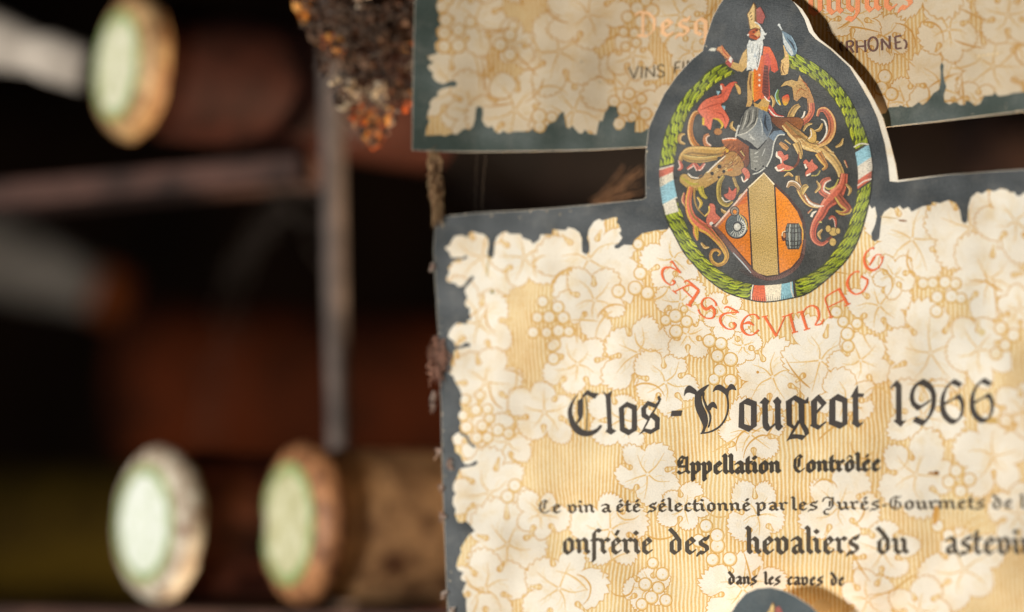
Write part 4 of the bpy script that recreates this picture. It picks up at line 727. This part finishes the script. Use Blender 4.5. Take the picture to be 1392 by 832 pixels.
def arched():
    S = []; z7 = (885, 340, 6.4); z8 = (1030, 340, 6.4); zE = (1080, 315, 10.01)
    def B(z, pts, wd, sm=True):
        wd = wd if hasattr(wd, '__len__') else [wd]*len(pts)
        S.append((stroke(Z(*z, pts), [q*1.3/z[2] for q in wd], 5, sm), RED, 'letter', 'arch'))
    B(z7, [(185, 262), (205, 280), (185, 302), (150, 295), (112, 258), (95, 205), (112, 160), (160, 150), (210, 168), (258, 198)], [16, 15, 9, 9, 12, 17, 18, 12, 8, 13]); B(z7, [(163, 112), (182, 100), (215, 145), (252, 192)], [5, 13, 9, 12])
    B(z7, [(203, 362), (300, 315), (350, 308), (415, 352)], [8, 10, 11, 14]); B(z7, [(415, 352), (330, 482)], 21, False); B(z7, [(275, 335), (362, 420)], 8, False); B(z7, [(285, 282), (318, 268), (420, 352)], [6, 12, 14]); B(z7, [(185, 348), (222, 380)], 9, False); B(z7, [(303, 470), (352, 494)], 9, False)
    B(z7, [(568, 488), (555, 450), (505, 415), (455, 428), (440, 475), (478, 515), (525, 495), (552, 535), (535, 588), (475, 590), (428, 555), (410, 515)], [15, 11, 8, 12, 15, 20, 17, 19, 13, 9, 9, 14]); B(z7, [(470, 515), (530, 480)], 10, False)
    B(z7, [(712, 632), (735, 655), (710, 686), (655, 682), (608, 635), (604, 585), (640, 553), (700, 545), (762, 540)], [18, 14, 9, 10, 17, 18, 13, 9, 11]); B(z7, [(633, 510), (668, 495), (762, 543)], [5, 13, 10])
    B(z7, [(940, 600), (905, 562), (845, 568), (800, 615), (788, 675), (822, 728), (880, 738), (936, 695)], [16, 10, 9, 14, 20, 15, 9, 14]); B(z7, [(800, 645), (850, 630), (895, 655)], [6, 20, 8])
    B(z8, [(58, 575), (160, 748)], 17, False); B(z8, [(158, 750), (238, 572)], 9, False); B(z8, [(35, 582), (85, 572)], 8, False); B(z8, [(212, 582), (262, 568)], 8, False)
    B(z8, [(278, 553), (320, 716)], 18, False); B(z8, [(248, 572), (305, 548)], 8, False); B(z8, [(295, 722), (348, 708)], 9, False)
    B(z8, [(378, 535), (428, 690)], 19, False); B(z8, [(342, 546), (395, 530)], 8, False); B(z8, [(400, 697), (455, 680)], 9, False); B(z8, [(390, 560), (420, 505), (475, 484), (520, 512), (532, 575), (515, 620), (500, 652), (550, 640), (575, 598)], [7, 8, 11, 17, 17, 11, 9, 12, 7])
    B(z8, [(702, 332), (782, 472)], 19, False); B(z8, [(755, 487), (806, 463)], 9, False); B(z8, [(706, 338), (640, 375), (588, 418), (605, 490), (636, 582)], [10, 9, 10, 9, 9]); B(z8, [(618, 592), (656, 576)], 9, False); B(z8, [(606, 500), (752, 428)], 8, False)
    B(z8, [(884, 190), (850, 188), (800, 228), (778, 292), (805, 355), (855, 384), (915, 358), (950, 300), (955, 262)], [14, 8, 12, 19, 16, 11, 11, 13, 14]); B(z8, [(898, 226), (962, 262)], [16, 12], False)
    B(zE, [(1085, 228), (1045, 225), (975, 285), (948, 375), (975, 475), (1050, 525), (1130, 495), (1185, 420), (1197, 335)], [30, 12, 18, 26, 32, 28, 16, 12, 30]); B(zE, [(1018, 462), (1085, 345)], [14, 28], False); B(zE, [(1085, 345), (1125, 312), (1180, 316)], [14, 10, 16])
    return S
o = artwork(arched(), 2, .00009, {'arch': ('arched_lettering', lab2)}, 9)['arch']; tag(o, 'orange-red lettering arched under the crest')

# ---------------- label 1 (behind the crest tab)
lab1 = label_empty('wine_label', (1010, 100), 1)
tag(lab1, 'cream wine label with faded red title, tucked behind the crest tab of the 1966 label', 'wine label')
sheet('paper', out1, 1, lab1)
S, body = base_print(navy1, c1, lv1, gr1, 21, (600, 1390), (0, 150))
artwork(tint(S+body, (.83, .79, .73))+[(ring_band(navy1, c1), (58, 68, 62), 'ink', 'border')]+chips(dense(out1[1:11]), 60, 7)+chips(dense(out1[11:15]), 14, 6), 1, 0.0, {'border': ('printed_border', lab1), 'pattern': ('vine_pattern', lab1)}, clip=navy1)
S = []
def sans(z, lines, wd, col, g):
    for l in lines: S.append((stroke(Z(*z, l), wd/z[2], 5, len(l) > 4), col, 'letter', g))
zv = (840, 0, 7.5625); zr = (1090, 0, 8.188)
for l in ([(110, 690), (163, 808)], [(163, 808), (208, 680)], [(245, 680), (240, 802)], [(285, 802), (290, 690)], [(290, 690), (372, 792)], [(372, 792), (370, 668)], [(475, 685), (445, 665), (408, 685), (425, 722), (465, 742), (468, 778), (432, 792), (398, 772)], [(578, 755), (590, 645)], [(588, 645), (640, 632)], [(585, 705), (628, 690)], [(668, 708), (672, 630)], [(712, 690), (716, 620)], [(716, 622), (770, 680)]):
    sans(zv, [l], 13, (74, 64, 46), 'v')
for l in ([(448, 468), (428, 490), (426, 520), (436, 550), (450, 570)], [(505, 570), (495, 465)], [(495, 466), (540, 456), (568, 478), (555, 512), (500, 522)], [(530, 520), (575, 585)], [(605, 450), (612, 590)], [(700, 445), (706, 580)], [(606, 520), (702, 513)], [(790+52*math.cos(t*.524), 490+76*math.sin(t*.524)) for t in range(13)], [(893, 560), (886, 432)], [(886, 432), (976, 540)], [(976, 545), (974, 398)], [(1105, 395), (1036, 410)], [(1036, 410), (1046, 545)], [(1046, 545), (1110, 535)], [(1040, 476), (1096, 466)], [(1132, 440), (1158, 465), (1163, 490), (1158, 520), (1146, 545)]):
    sans(zr, [l], 21, (92, 66, 60), 'r')
for i in range(5): S.append((stroke([(1329+i*6.2, 77-i*.8), (1333+i*6.2, 75-i*.8)], 2.6, smooth=False), (196, 176, 140), 'letter', 'f'))
for q in 'vrf': artwork([h for h in S if h[3] == q], 1, .00009, {q: ('lettering', lab1)}, 9)
txt('r1', [('Desq', 864, 964, 51, 48, 24)], .24, (208, 166, 126), 1, lab1, 'title_lettering', lab='faded red Gothic title lettering')
txt('r2', [('ougues', 1098, 1240, 22, 12, 30)], .24, (200, 126, 86), 1, lab1, 'title_lettering', lab='faded red Gothic title lettering')

# ---------------- label 3 (only the top of its crest tab shows)
lab3 = label_empty('wine_label', (1050, 900), 3)
tag(lab3, 'dark crest tab of another wine label overlapping the foot of the 1966 label', 'wine label')
tab3 = [(940, 960), (948, 915), (960, 880), (975, 862), (983, 848), (993.6, 832), (1002, 819), (1013.6, 806), (1029, 799.5), (1047, 798), (1064, 802), (1081, 810), (1101.5, 823), (1112, 833), (1124, 850), (1136, 872), (1170, 895), (1205, 930), (1220, 985), (1223, 1040)]
out3 = tab3+[(1480, 1035), (1480, 1180), (640, 1180), (640, 1075), (938, 1060)]
sheet('paper', out3, 3, lab3)
S3 = [(grow(out3, -1.0), (60, 72, 76), 'ink', 'b')]
artwork(S3, 3, 0, {'b': ('printed_border', lab3)}, 10)
CS3 = []
figure(lambda p, c: CS3.append((p, c, 'ink', 'f')), 26, 813, .93)
artwork(CS3, 3, .00009, {'f': ('robed_figure', lab3)}, 6)

# ================================================================== the rack behind
WOOD = rough_mat('old_wood', (96, 66, 56), (40, 28, 24), 60, .85, .5)
WALL = rough_mat('cellar_stone', (44, 30, 22), (16, 11, 9), 9, .95, .6, .2, .02)
IRON = rough_mat('dusty_iron', (108, 94, 86), (62, 54, 50), 120, .7, .4)
def glass(name, c, dust, amt=.5, scale=45):
    m, nt, b = newmat(name); tc = N(nt, 'ShaderNodeTexCoord').outputs['Object']
    f = ramp(nt, noise(nt, tc, scale, 5, .7), amt, amt+.2)
    nt.links.new(mixc(nt, f, tuple(lin(c))+(1,), tuple(lin(dust))+(1,)), b.inputs['Base Color'])
    nt.links.new(ramp(nt, f, 0, 1, (.16,)*3+(1,), (.9,)*3+(1,)), b.inputs['Roughness'])
    b.inputs['Specular IOR Level'].default_value = .5; return m
GBROWN = rough_mat('dusty_gloss_brown_glass', (206, 160, 112), (60, 24, 12), 95, .55, .5, .3); GOLIVE = rough_mat('olive_glass', (66, 54, 12), (34, 26, 8), 40, .85, .3, .05); GDUST = rough_mat('dust_caked_glass', (214, 200, 184), (136, 124, 112), 60, .95, .4, .05)  # pale patches on the brown: dust, with gloss highlights painted in
GRED = rough_mat('dusty_red_glass', (118, 64, 44), (40, 14, 10), 70, .75, .4, .12)
GSHADE = rough_mat('shade_black_glass', (22, 14, 11), (8, 5, 4), 40, .7, .3, .1)  # bottle bodies near-black: shade of the gap put into their colour
GDARK = rough_mat('dark_dusty_glass', (66, 34, 25), (10, 5, 4), 42, .7, .4, .12)
def lathe(prof, mat, name, parent, mtx, seg=56, wob=0.0):
    vs, fs = [], []
    for z, r in prof:
        for i in range(seg):
            a = 2*math.pi*i/seg; q = 1+wob*(math.sin(3*a+z*900)+.7*math.sin(7*a+z*1500+1)+.5*math.sin(13*a+2))
            vs.append(mtx @ Vector((r*q*math.cos(a), r*q*math.sin(a), z+wob*.25*r*math.sin(5*a+1))))
    for j in range(len(prof)-1):
        for i in range(seg): a, b = j*seg+i, j*seg+(i+1) % seg; fs.append((a, b, b+seg, a+seg))
    if prof[0][1] < 1e-4*5: fs.append(tuple(range(seg-1, -1, -1)))
    if prof[-1][1] < 1e-4*5: fs.append(tuple(range((len(prof)-1)*seg, len(prof)*seg)))
    return meshobj(name, vs, fs, mat, parent, True)
def axis_mtx(org, d):
    q = Vector(d).normalized().to_track_quat('Z', 'Y'); return Matrix.Translation(org) @ q.to_matrix().to_4x4()
def face_mat(name, c1, c2, scale): return rough_mat(name, c1, c2, scale, .55, .25, .4, .0005)
GREEN = face_mat('green_print', (98, 132, 62), (176, 184, 128), 420)
def bottle(px, py, depth, rad, phi, lab, seal, rim, body_mat, ring=True, tilt=0.0):
    """bottle lying on its side, capsule end towards the lamp"""
    org = U(px, py, depth); d = Vector((math.sin(phi), math.cos(phi), tilt)); mt = axis_mtx(org, d)
    e = bpy.data.objects.new('wine_bottle', None); COL.objects.link(e); e.empty_display_size = .02
    r = rad
    lathe([(.0022, r*.0), (.0014, r*.30), (.0010, r*.62), (.0012, r*.80), (.0022, r*.93), (.0052, r*1.0), (.0062, r*.985), (.0076, r*.90), (.0080, r*.80)], rim, 'capsule', e, mt, wob=.014)
    lathe([(.0019, .0001), (.0010, r*.30), (.0006, r*.60), (.0007, r*.62)], seal, 'capsule_seal', e, mt)
    if ring: lathe([(.0006, r*.625), (.0004, r*.65), (.0006, r*.73), (.0009, r*.75)], GREEN, 'green_ring', e, mt)
    lathe([(.0076, r*.80), (.011, r*.90), (.014, r*.95), (.050, r*.93), (.085, r*1.0), (.0852, r*.98)], body_mat, 'bottle_neck', e, mt)
    lathe([(.0845, r*.98), (.0856, r*1.01), (.110, r*1.55), (.130, r*2.0), (.150, r*2.25), (.290, r*2.25), (.300, r*2.0), (.300, .0001)], GSHADE, 'glass_body', e, mt)
    tag(e, lab, 'wine bottle', 'wine bottles lying in the rack'); return e
SEALW = face_mat('white_seal', (246, 245, 240), (196, 204, 172), 300); SEALC = face_mat('cream_seal', (236, 230, 210), (170, 172, 118), 260); SEALG = face_mat('greenish_seal', (226, 222, 190), (166, 160, 104), 260)
RIMW = face_mat('pale_capsule', (232, 222, 198), (120, 78, 44), 240); RIMO = face_mat('ochre_capsule', (216, 178, 124), (110, 58, 26), 220); RIMR = face_mat('russet_capsule', (200, 140, 92), (70, 32, 18), 220)
bottle(154, 88, .56, .0171, R(57), 'dark bottle with ochre capsule and green-ringed cream seal, alone on the upper shelf', SEALC, RIMO, GDARK)
bottle(191, 712, .545, .0178, R(53), 'dark bottle on the lower shelf with white seal and pale capsule rim', SEALW, RIMW, GRED)
bottle(386, 712, .535, .0182, R(60), 'brown bottle on the lower shelf with russet capsule rim and greenish seal', SEALG, RIMR, GBROWN)

def bar(name, a, b, w_, h, mat, lab, cat, n=Vector((0, 0, 1)), seg=10):
    a, b = Vector(a), Vector(b); d = (b-a).normalized(); s = d.cross(n).normalized(); u_ = s.cross(d); vs, fs = [], []
    rr = random.Random(len(bpy.data.objects))
    for i in range(seg+1):
        c = a.lerp(b, i/seg)
        for (x, y) in [(-.5, -.42), (-.42, -.5), (.42, -.5), (.5, -.42), (.5, .42), (.42, .5), (-.42, .5), (-.5, .42)]:
            vs.append(c+s*x*w_*(1+rr.uniform(-.04, .04))+u_*y*h*(1+rr.uniform(-.05, .05)))
    for i in range(seg):
        for j in range(8): p, q = i*8+j, i*8+(j+1) % 8; fs.append((p, q, q+8, p+8))
    fs += [tuple(range(7, -1, -1)), tuple(range(seg*8, seg*8+8))]
    o = meshobj(name, vs, fs, mat); tag(o, lab, cat); return o
es = Vector(ES.tolist()); nn_ = Vector(NN.tolist())
c_up = U(315, 243, .586); bar('shelf_slat', c_up-es*.16, c_up+es*.024, .016, .0064, WOOD, 'worn brown wooden slat under the single upper bottle', 'slat')
c_lo = U(300, 848, .56); bar('shelf_slat', c_lo-es*.16, c_lo+es*.12, .03, .0075, WOOD, 'worn brown wooden slat carrying the pair of lower bottles', 'slat')
# iron rod
def tube(name, pts, rads, mat, parent=None, seg=8, link=True):
    vs, fs = [], []; P = [Vector(p) for p in pts]
    for i, p in enumerate(P):
        d = (P[min(i+1, len(P)-1)]-P[max(i-1, 0)]).normalized(); a = d.cross(Vector((.3, .9, .2))).normalized(); b = d.cross(a)
        for j in range(seg): t = 2*math.pi*j/seg; vs.append(p+(a*math.cos(t)+b*math.sin(t))*rads[i])
    for i in range(len(P)-1):
        for j in range(seg): q, s = i*seg+j, i*seg+(j+1) % seg; fs.append((q, s, s+seg, q+seg))
    fs += [tuple(range(seg-1, -1, -1)), tuple(range((len(P)-1)*seg, len(P)*seg))]
    if not link: return vs, fs
    return meshobj(name, vs, fs, mat, parent, True)
o = tube('iron_rod', [U(450, -70, .568), U(451, 60, .568), U(453, 230, .568), U(456, 400, .568), U(461, 600, .568), U(466, 850, .568)], [.0027]*6, IRON, seg=16)
tag(o, 'slim grey upright iron rod behind the lower bottles', 'rod')
# dust-caked bottles further left
def neck(a, b, r0, r1, mat, lab, tipmat=None):
    a, b = Vector(a), Vector(b); mt = axis_mtx(b, a-b); L = (a-b).length
    e = bpy.data.objects.new('wine_bottle', None); COL.objects.link(e); e.empty_display_size = .02
    lathe([(0, .0001), (0, r1*.9), (.002, r1), (.014, r1*1.02), (.016, r1*.92)], tipmat or mat, 'capsule', e, mt)
    lathe([(.016, r1*.9), (L*.5, (r0+r1)/2), (L*.8, r0), (L, r0*1.1), (L+.12, r0*1.15), (L+.125, .0001)], mat, 'glass_body', e, mt)
    tag(e, lab, 'wine bottle', 'wine bottles lying in the rack'); return e
neck(U(-120, 20, .62), U(128, 96, .60), .0085, .0058, GDUST, 'grey dust-caked bottle neck behind the ochre capsule')
ORNG = rough_mat('orange_wax', (176, 84, 24), (80, 34, 12), 150, .9)
neck(U(-160, 292, 1.0), U(182, 412, 1.0), .0225, .0112, GDUST, 'grey dust-caked bottle with orange wax tip below the upper slat', ORNG)
# dim bottles deep in the rack
GDEEP = rough_mat('deep_brown_glass', (66, 27, 9), (20, 9, 5), 24, .85, .3, .05)
DIM = rough_mat('dusty_brown', (40, 26, 20), (10, 6, 5), 90, .95, .4, .1)
def deep(px, py, d, r, phi, mat, lab):
    org = U(px, py, d); mt = axis_mtx(org, (math.sin(phi), math.cos(phi), 0)); e = bpy.data.objects.new('wine_bottle', None); COL.objects.link(e)
    lathe([(0, .0001), (.0, r*.3), (.004, r*.9), (.010, r), (.17, r), (.20, r*.6), (.22, r*.4), (.28, r*.38), (.28, .0001)], mat, 'glass_body', e, mt)
    tag(e, lab, 'wine bottle', 'wine bottles lying in the rack'); return e
deep(150, 520, .90, .030, R(70), GDEEP, 'dim brown bottle lying deep in the rack between the shelves')
deep(-60, 722, .92, .024, R(80), GOLIVE, 'dim olive bottle end deep behind the white-sealed bottle')
deep(790, 262, .62, .012, R(20), DIM, 'dim brown bottle seen through the gap between the labels')
deep(1345, 188, .60, .012, R(30), DIM, 'dim brown bottle end beyond the crest tab')
# cellar wall behind everything
wc = U(696, 416, 1.5); mt = Matrix.Translation(wc)
def wall():
    n = 40; vs, fs = [], []
    for i in range(n+1):
        for j in range(n+1):
            x, y = (i/n-.5)*3.4, (j/n-.5)*2.6; h = .02*math.sin(x*23+math.sin(y*17))*math.sin(y*21)+random.uniform(-.004, .004)
            vs.append(wc+es*x+Vector((0, 0, y))+nn_*h)
    for i in range(n):
        for j in range(n): a = i*(n+1)+j; fs.append((a, a+n+1, a+n+2, a+1))
    o = meshobj('cellar_wall', vs, fs, WALL, None, True); tag(o, None, None, None, 'structure')
wall()

# ================================================================== mould, cobwebs, dust
CLM = vcol_mat('mould'); FIB = vcol_mat('cobweb_fibre')
def setcol(o, cols_per_poly):
    me = o.data; ca = me.color_attributes.new('Col', 'FLOAT_COLOR', 'CORNER'); out = []
    for p in me.polygons: out += list(cols_per_poly[p.index])*p.loop_total
    ca.data.foreach_set('color', out)
bm = bmesh.new(); bmesh.ops.create_icosphere(bm, subdivisions=1, radius=1); IV = np.array([tuple(v.co) for v in bm.verts]); IF = [tuple(v.index for v in f.verts) for f in bm.faces]; bm.free()
def clump(name, poly, n, d0, d1, rmin, rmax, pal, lab, cat, seed):
    rr = random.Random(seed); P = np.array(poly); lo, hi = P.min(0), P.max(0); vs, fs, cs = [], [], []; m = 0
    hubs = [(rr.uniform(lo[0], hi[0]), rr.uniform(lo[1], hi[1]), rr.choices(range(3), (46, 40, 26))[0]) for _ in range(46)]
    hubs += [(505, 190, 1), (492, 160, 1), (470, 132, 2), (440, 60, 1), (430, 100, 2), (400, 10, 1), (520, 170, 1), (452, 118, 2), (462, 30, 0), (520, 60, 0), (500, 100, 0), (540, 120, 0)]
    while m < n:
        x, y = rr.uniform(lo[0], hi[0]), rr.uniform(lo[1], hi[1])
        if not inside(np.array([(x, y)]), poly)[0]: continue
        hb = min(hubs, key=lambda h: (h[0]-x)**2+(h[1]-y)**2)
        if math.hypot(hb[0]-x, hb[1]-y) > 15 and rr.random() < .6: continue
        q = rr.random(); r = rmin+(rmax-rmin)*q**3.6
        c = np.array(U(x, y, rr.uniform(d0, d1)-(.006 if hb[2] and rr.random() < .5 else 0)))
        s = np.array([rr.uniform(.45, 1.3) for _ in range(3)])*r
        v = IV*(1+np.random.uniform(-.38, .38, (len(IV), 1)))*s+c
        fs += [tuple(i+len(vs) for i in f) for f in IF]; vs += [tuple(q_) for q_ in v]
        pp = pal[hb[2]] if rr.random() < .72 else pal[0]
        col = lin(rr.choice(pp))*rr.uniform(.6, 1.3)
        cs += [tuple(np.minimum(col, 1))+(1,)]*len(IF); m += 1
    for i in range(520):
        x, y = rr.uniform(lo[0], hi[0]), rr.uniform(0, hi[1])
        if not inside(np.array([(x, y)]), poly)[0]: continue
        a = rr.uniform(0, 6.3); L = rr.uniform(6, 22)
        v, f = tube('', wander((x, y), (x+L*math.cos(a), y+L*math.sin(a)), d0-.002, d0-.002, 3, 8, rr), [rr.uniform(.00003, .00008)]*9, None, seg=4, link=False)
        fs += [tuple(i_+len(vs) for i_ in q_) for q_ in f]; vs += [tuple(q_) for q_ in v]; cs += [tuple(lin(rr.choice(((120, 104, 92), (84, 72, 64)))))+(1,)]*len(f)
    o = meshobj(name, vs, fs, CLM); setcol(o, cs); tag(o, lab, cat); return o
def fibres(name, paths, lab, cat, pal, seed, kind=None):
    rr = random.Random(seed); vs, fs, cs = [], [], []
    for pts, r in paths:
        v, f = tube('', pts, [r]*len(pts), None, seg=4, link=False)
        fs += [tuple(i+len(vs) for i in q) for q in f]; vs += v; c = tuple(lin(rr.choice(pal))*rr.uniform(.7, 1.2))+(1,); cs += [c]*len(f)
    o = meshobj(name, vs, fs, FIB); setcol(o, cs); tag(o, lab, cat, None, kind); return o
def wsurf(p, q, k, amp, n, rr, off=.0003):
    ph = [rr.uniform(0, 6.3) for _ in range(4)]; fq = [rr.uniform(2, 7) for _ in range(4)]; P = []
    for i in range(n+1):
        t = i/n; e = math.sin(math.pi*min(1, t*1.2))
        P.append((p[0]+(q[0]-p[0])*t+amp*e*(math.sin(fq[0]*t*3+ph[0])+.5*math.sin(fq[1]*t*5+ph[1])), p[1]+(q[1]-p[1])*t+amp*.4*math.sin(fq[2]*t*4+ph[2])))
    W = onsurf(P, k, off)[0]; return [Vector(w_.tolist())+Vector(NN.tolist())*rr.uniform(-.0001, .0002) for w_ in W]
def wander(p, q, d0, d1, amp, n, rr):
    ph = [rr.uniform(0, 6.3) for _ in range(4)]; fq = [rr.uniform(2, 7) for _ in range(4)]; out = []
    for i in range(n+1):
        t = i/n; e = math.sin(math.pi*min(1, t*1.2))
        out.append(U(p[0]+(q[0]-p[0])*t+amp*e*(math.sin(fq[0]*t*3+ph[0])+.5*math.sin(fq[1]*t*5+ph[1])), p[1]+(q[1]-p[1])*t+amp*.4*math.sin(fq[2]*t*4+ph[2]), d0+(d1-d0)*t+amp*.00010*math.sin(fq[3]*t*4+ph[3])))
    return out
clump('mould_clump', [(392, -90), (396, 0), (412, 30), (428, 60), (436, 92), (448, 110), (456, 140), (470, 150), (480, 172), (495, 185), (508, 203), (520, 192), (536, 165), (548, 150), (566, 140), (590, 100), (590, -90)], 3200, .470, .490, .00016, .00120,
      [[(56, 40, 31), (86, 58, 42), (40, 30, 26), (110, 84, 66)], [(206, 120, 46), (184, 84, 32), (214, 150, 80), (150, 72, 34)], [(150, 134, 120), (190, 170, 144), (116, 102, 92), (206, 186, 156)]], 'clump of black cellar mould flecked orange hanging beside the upper label', 'mould', 4)
TAN = [(176, 142, 104), (150, 116, 84), (196, 164, 124), (120, 92, 70)]
rr = random.Random(8); ps = []
def dep(x, y, k, off): w_ = onsurf([(x, y)], k, off)[0][0]-CAM; return float(w_@np.array([0, cP, sP]))
DA, DB = dep(588, 203, 1, -.0004), dep(596, 304, 2, .0003)
for i in range(55): ps.append((wander((588+rr.uniform(-5, 9), 199+rr.uniform(0, 8) if i % 3 else 215+rr.uniform(0, 40)), (595+rr.uniform(-8, 9), rr.uniform(270, 312)), DA, DB, rr.uniform(1.5, 7), 30, rr), rr.uniform(.00003, .00013)))
fibres('cobweb_strand', ps, 'matted tan cobweb strand hanging from the upper label to the corner of the 1966 label', 'cobweb', TAN, 1)
ps = []
for i in range(60): x, y = rr.uniform(584, 604), rr.uniform(455, 500); ps.append((wsurf((x, y), (x+rr.uniform(-6, 12), y+rr.uniform(5, 32)), 2, rr.uniform(1, 6), 14, rr), rr.uniform(.00003, .00012)))
fibres('dust_tuft', ps, 'pinkish brown dust tuft caught on the left edge of the 1966 label', 'dust tuft', [(186, 142, 120), (150, 112, 96), (110, 80, 66)], 2)
ps = []
for i in range(26): ps.append((wander((810+rr.uniform(-8, 10), 276+rr.uniform(-4, 3)), (862+rr.uniform(-22, 16), 225+rr.uniform(-5, 40)), .468, .470, rr.uniform(1, 6), 16, rr), rr.uniform(.00003, .00008)))
fibres('cobweb_wisp', ps, 'thin brown cobweb wisp in the dark gap beside the crest tab', 'cobweb', [(140, 110, 86), (100, 78, 62)], 3)
ps = []
for i in range(16):
    ps.append((wander((402+rr.uniform(-30, 30), 252+rr.uniform(-8, 8)), (316+rr.uniform(-26, 26), 380+rr.uniform(-24, 24)), .62, .66, 10, 14, rr), rr.uniform(.00002, .00007)))
    if i % 3 == 0: ps.append((wander((318+rr.uniform(-24, 24), 360), (285+rr.uniform(-26, 26), 600), .66, .66, 12, 14, rr), rr.uniform(.00003, .00007)))
fibres('cobweb_strand', ps, 'grey cobweb strand sagging from the upper slat in front of the dark rack', 'cobweb', [(104, 92, 82), (80, 70, 62)], 4)
ps = []
for (x0, y0, n) in [(590, 534, 8), (589, 552, 8), (596, 612, 9), (611, 626, 8), (613, 634, 6), (600, 662, 8), (602, 700, 10), (604, 806, 10), (614, 828, 10), (588, 360, 10)]:
    for i in range(n): ps.append((wsurf((x0+rr.uniform(-2, 2), y0+rr.uniform(-3, 3)), (x0+rr.uniform(-5, 5), y0+rr.uniform(-2, 12)), 2, 2.5, 8, rr), rr.uniform(.00004, .00013)))
fibres('dust_specks', ps, 'pale dust specks dotted down the left border of the 1966 label', 'dust', [(190, 160, 140), (150, 120, 104), (206, 190, 176)], 5, 'stuff')
ps = []
for i in range(9): ps.append((wander((452, 150+rr.uniform(-10, 60)), (505+rr.uniform(-25, 15), 196+rr.uniform(-30, 4)), .566, .480, rr.uniform(2, 7), 14, rr), rr.uniform(.00002, .00006)))
for i in range(7): ps.append((wander((456, 250+rr.uniform(-20, 180)), (380+rr.uniform(-60, 30), 236+rr.uniform(-6, 6)), .566, .576, rr.uniform(4, 12), 14, rr), rr.uniform(.00002, .00006)))
fibres('cobweb_strand', ps, 'thin grey cobweb strands strung from the iron rod to the mould clump', 'cobweb', [(150, 136, 124), (110, 98, 88)], 9)
ps = [(wander((660, 206), (655, 286), dep(660, 203, 1, 0), dep(655, 287, 2, 0), .8, 10, rr), .00003), (wander((648, 206), (646, 287), dep(648, 203, 1, 0), dep(646, 288, 2, 0), .6, 10, rr), .00003)]
fibres('cobweb_thread', ps, 'fine cobweb threads strung between the two labels across the gap', 'cobweb', [(90, 80, 70)], 6)

# ------------------------------------------------------------------ every Empty sits at the foot of its thing
bpy.context.view_layer.update()
for e in [o for o in bpy.data.objects if o.type == 'EMPTY' and o.parent is None]:
    P = np.array([tuple(v.co) for c in e.children for v in c.data.vertices[:]])
    lo, hi = P.min(0), P.max(0); b = Vector(((lo[0]+hi[0])/2, (lo[1]+hi[1])/2, lo[2]))
    e.location = b
    for c in e.children: c.matrix_parent_inverse = Matrix.Translation(-b)
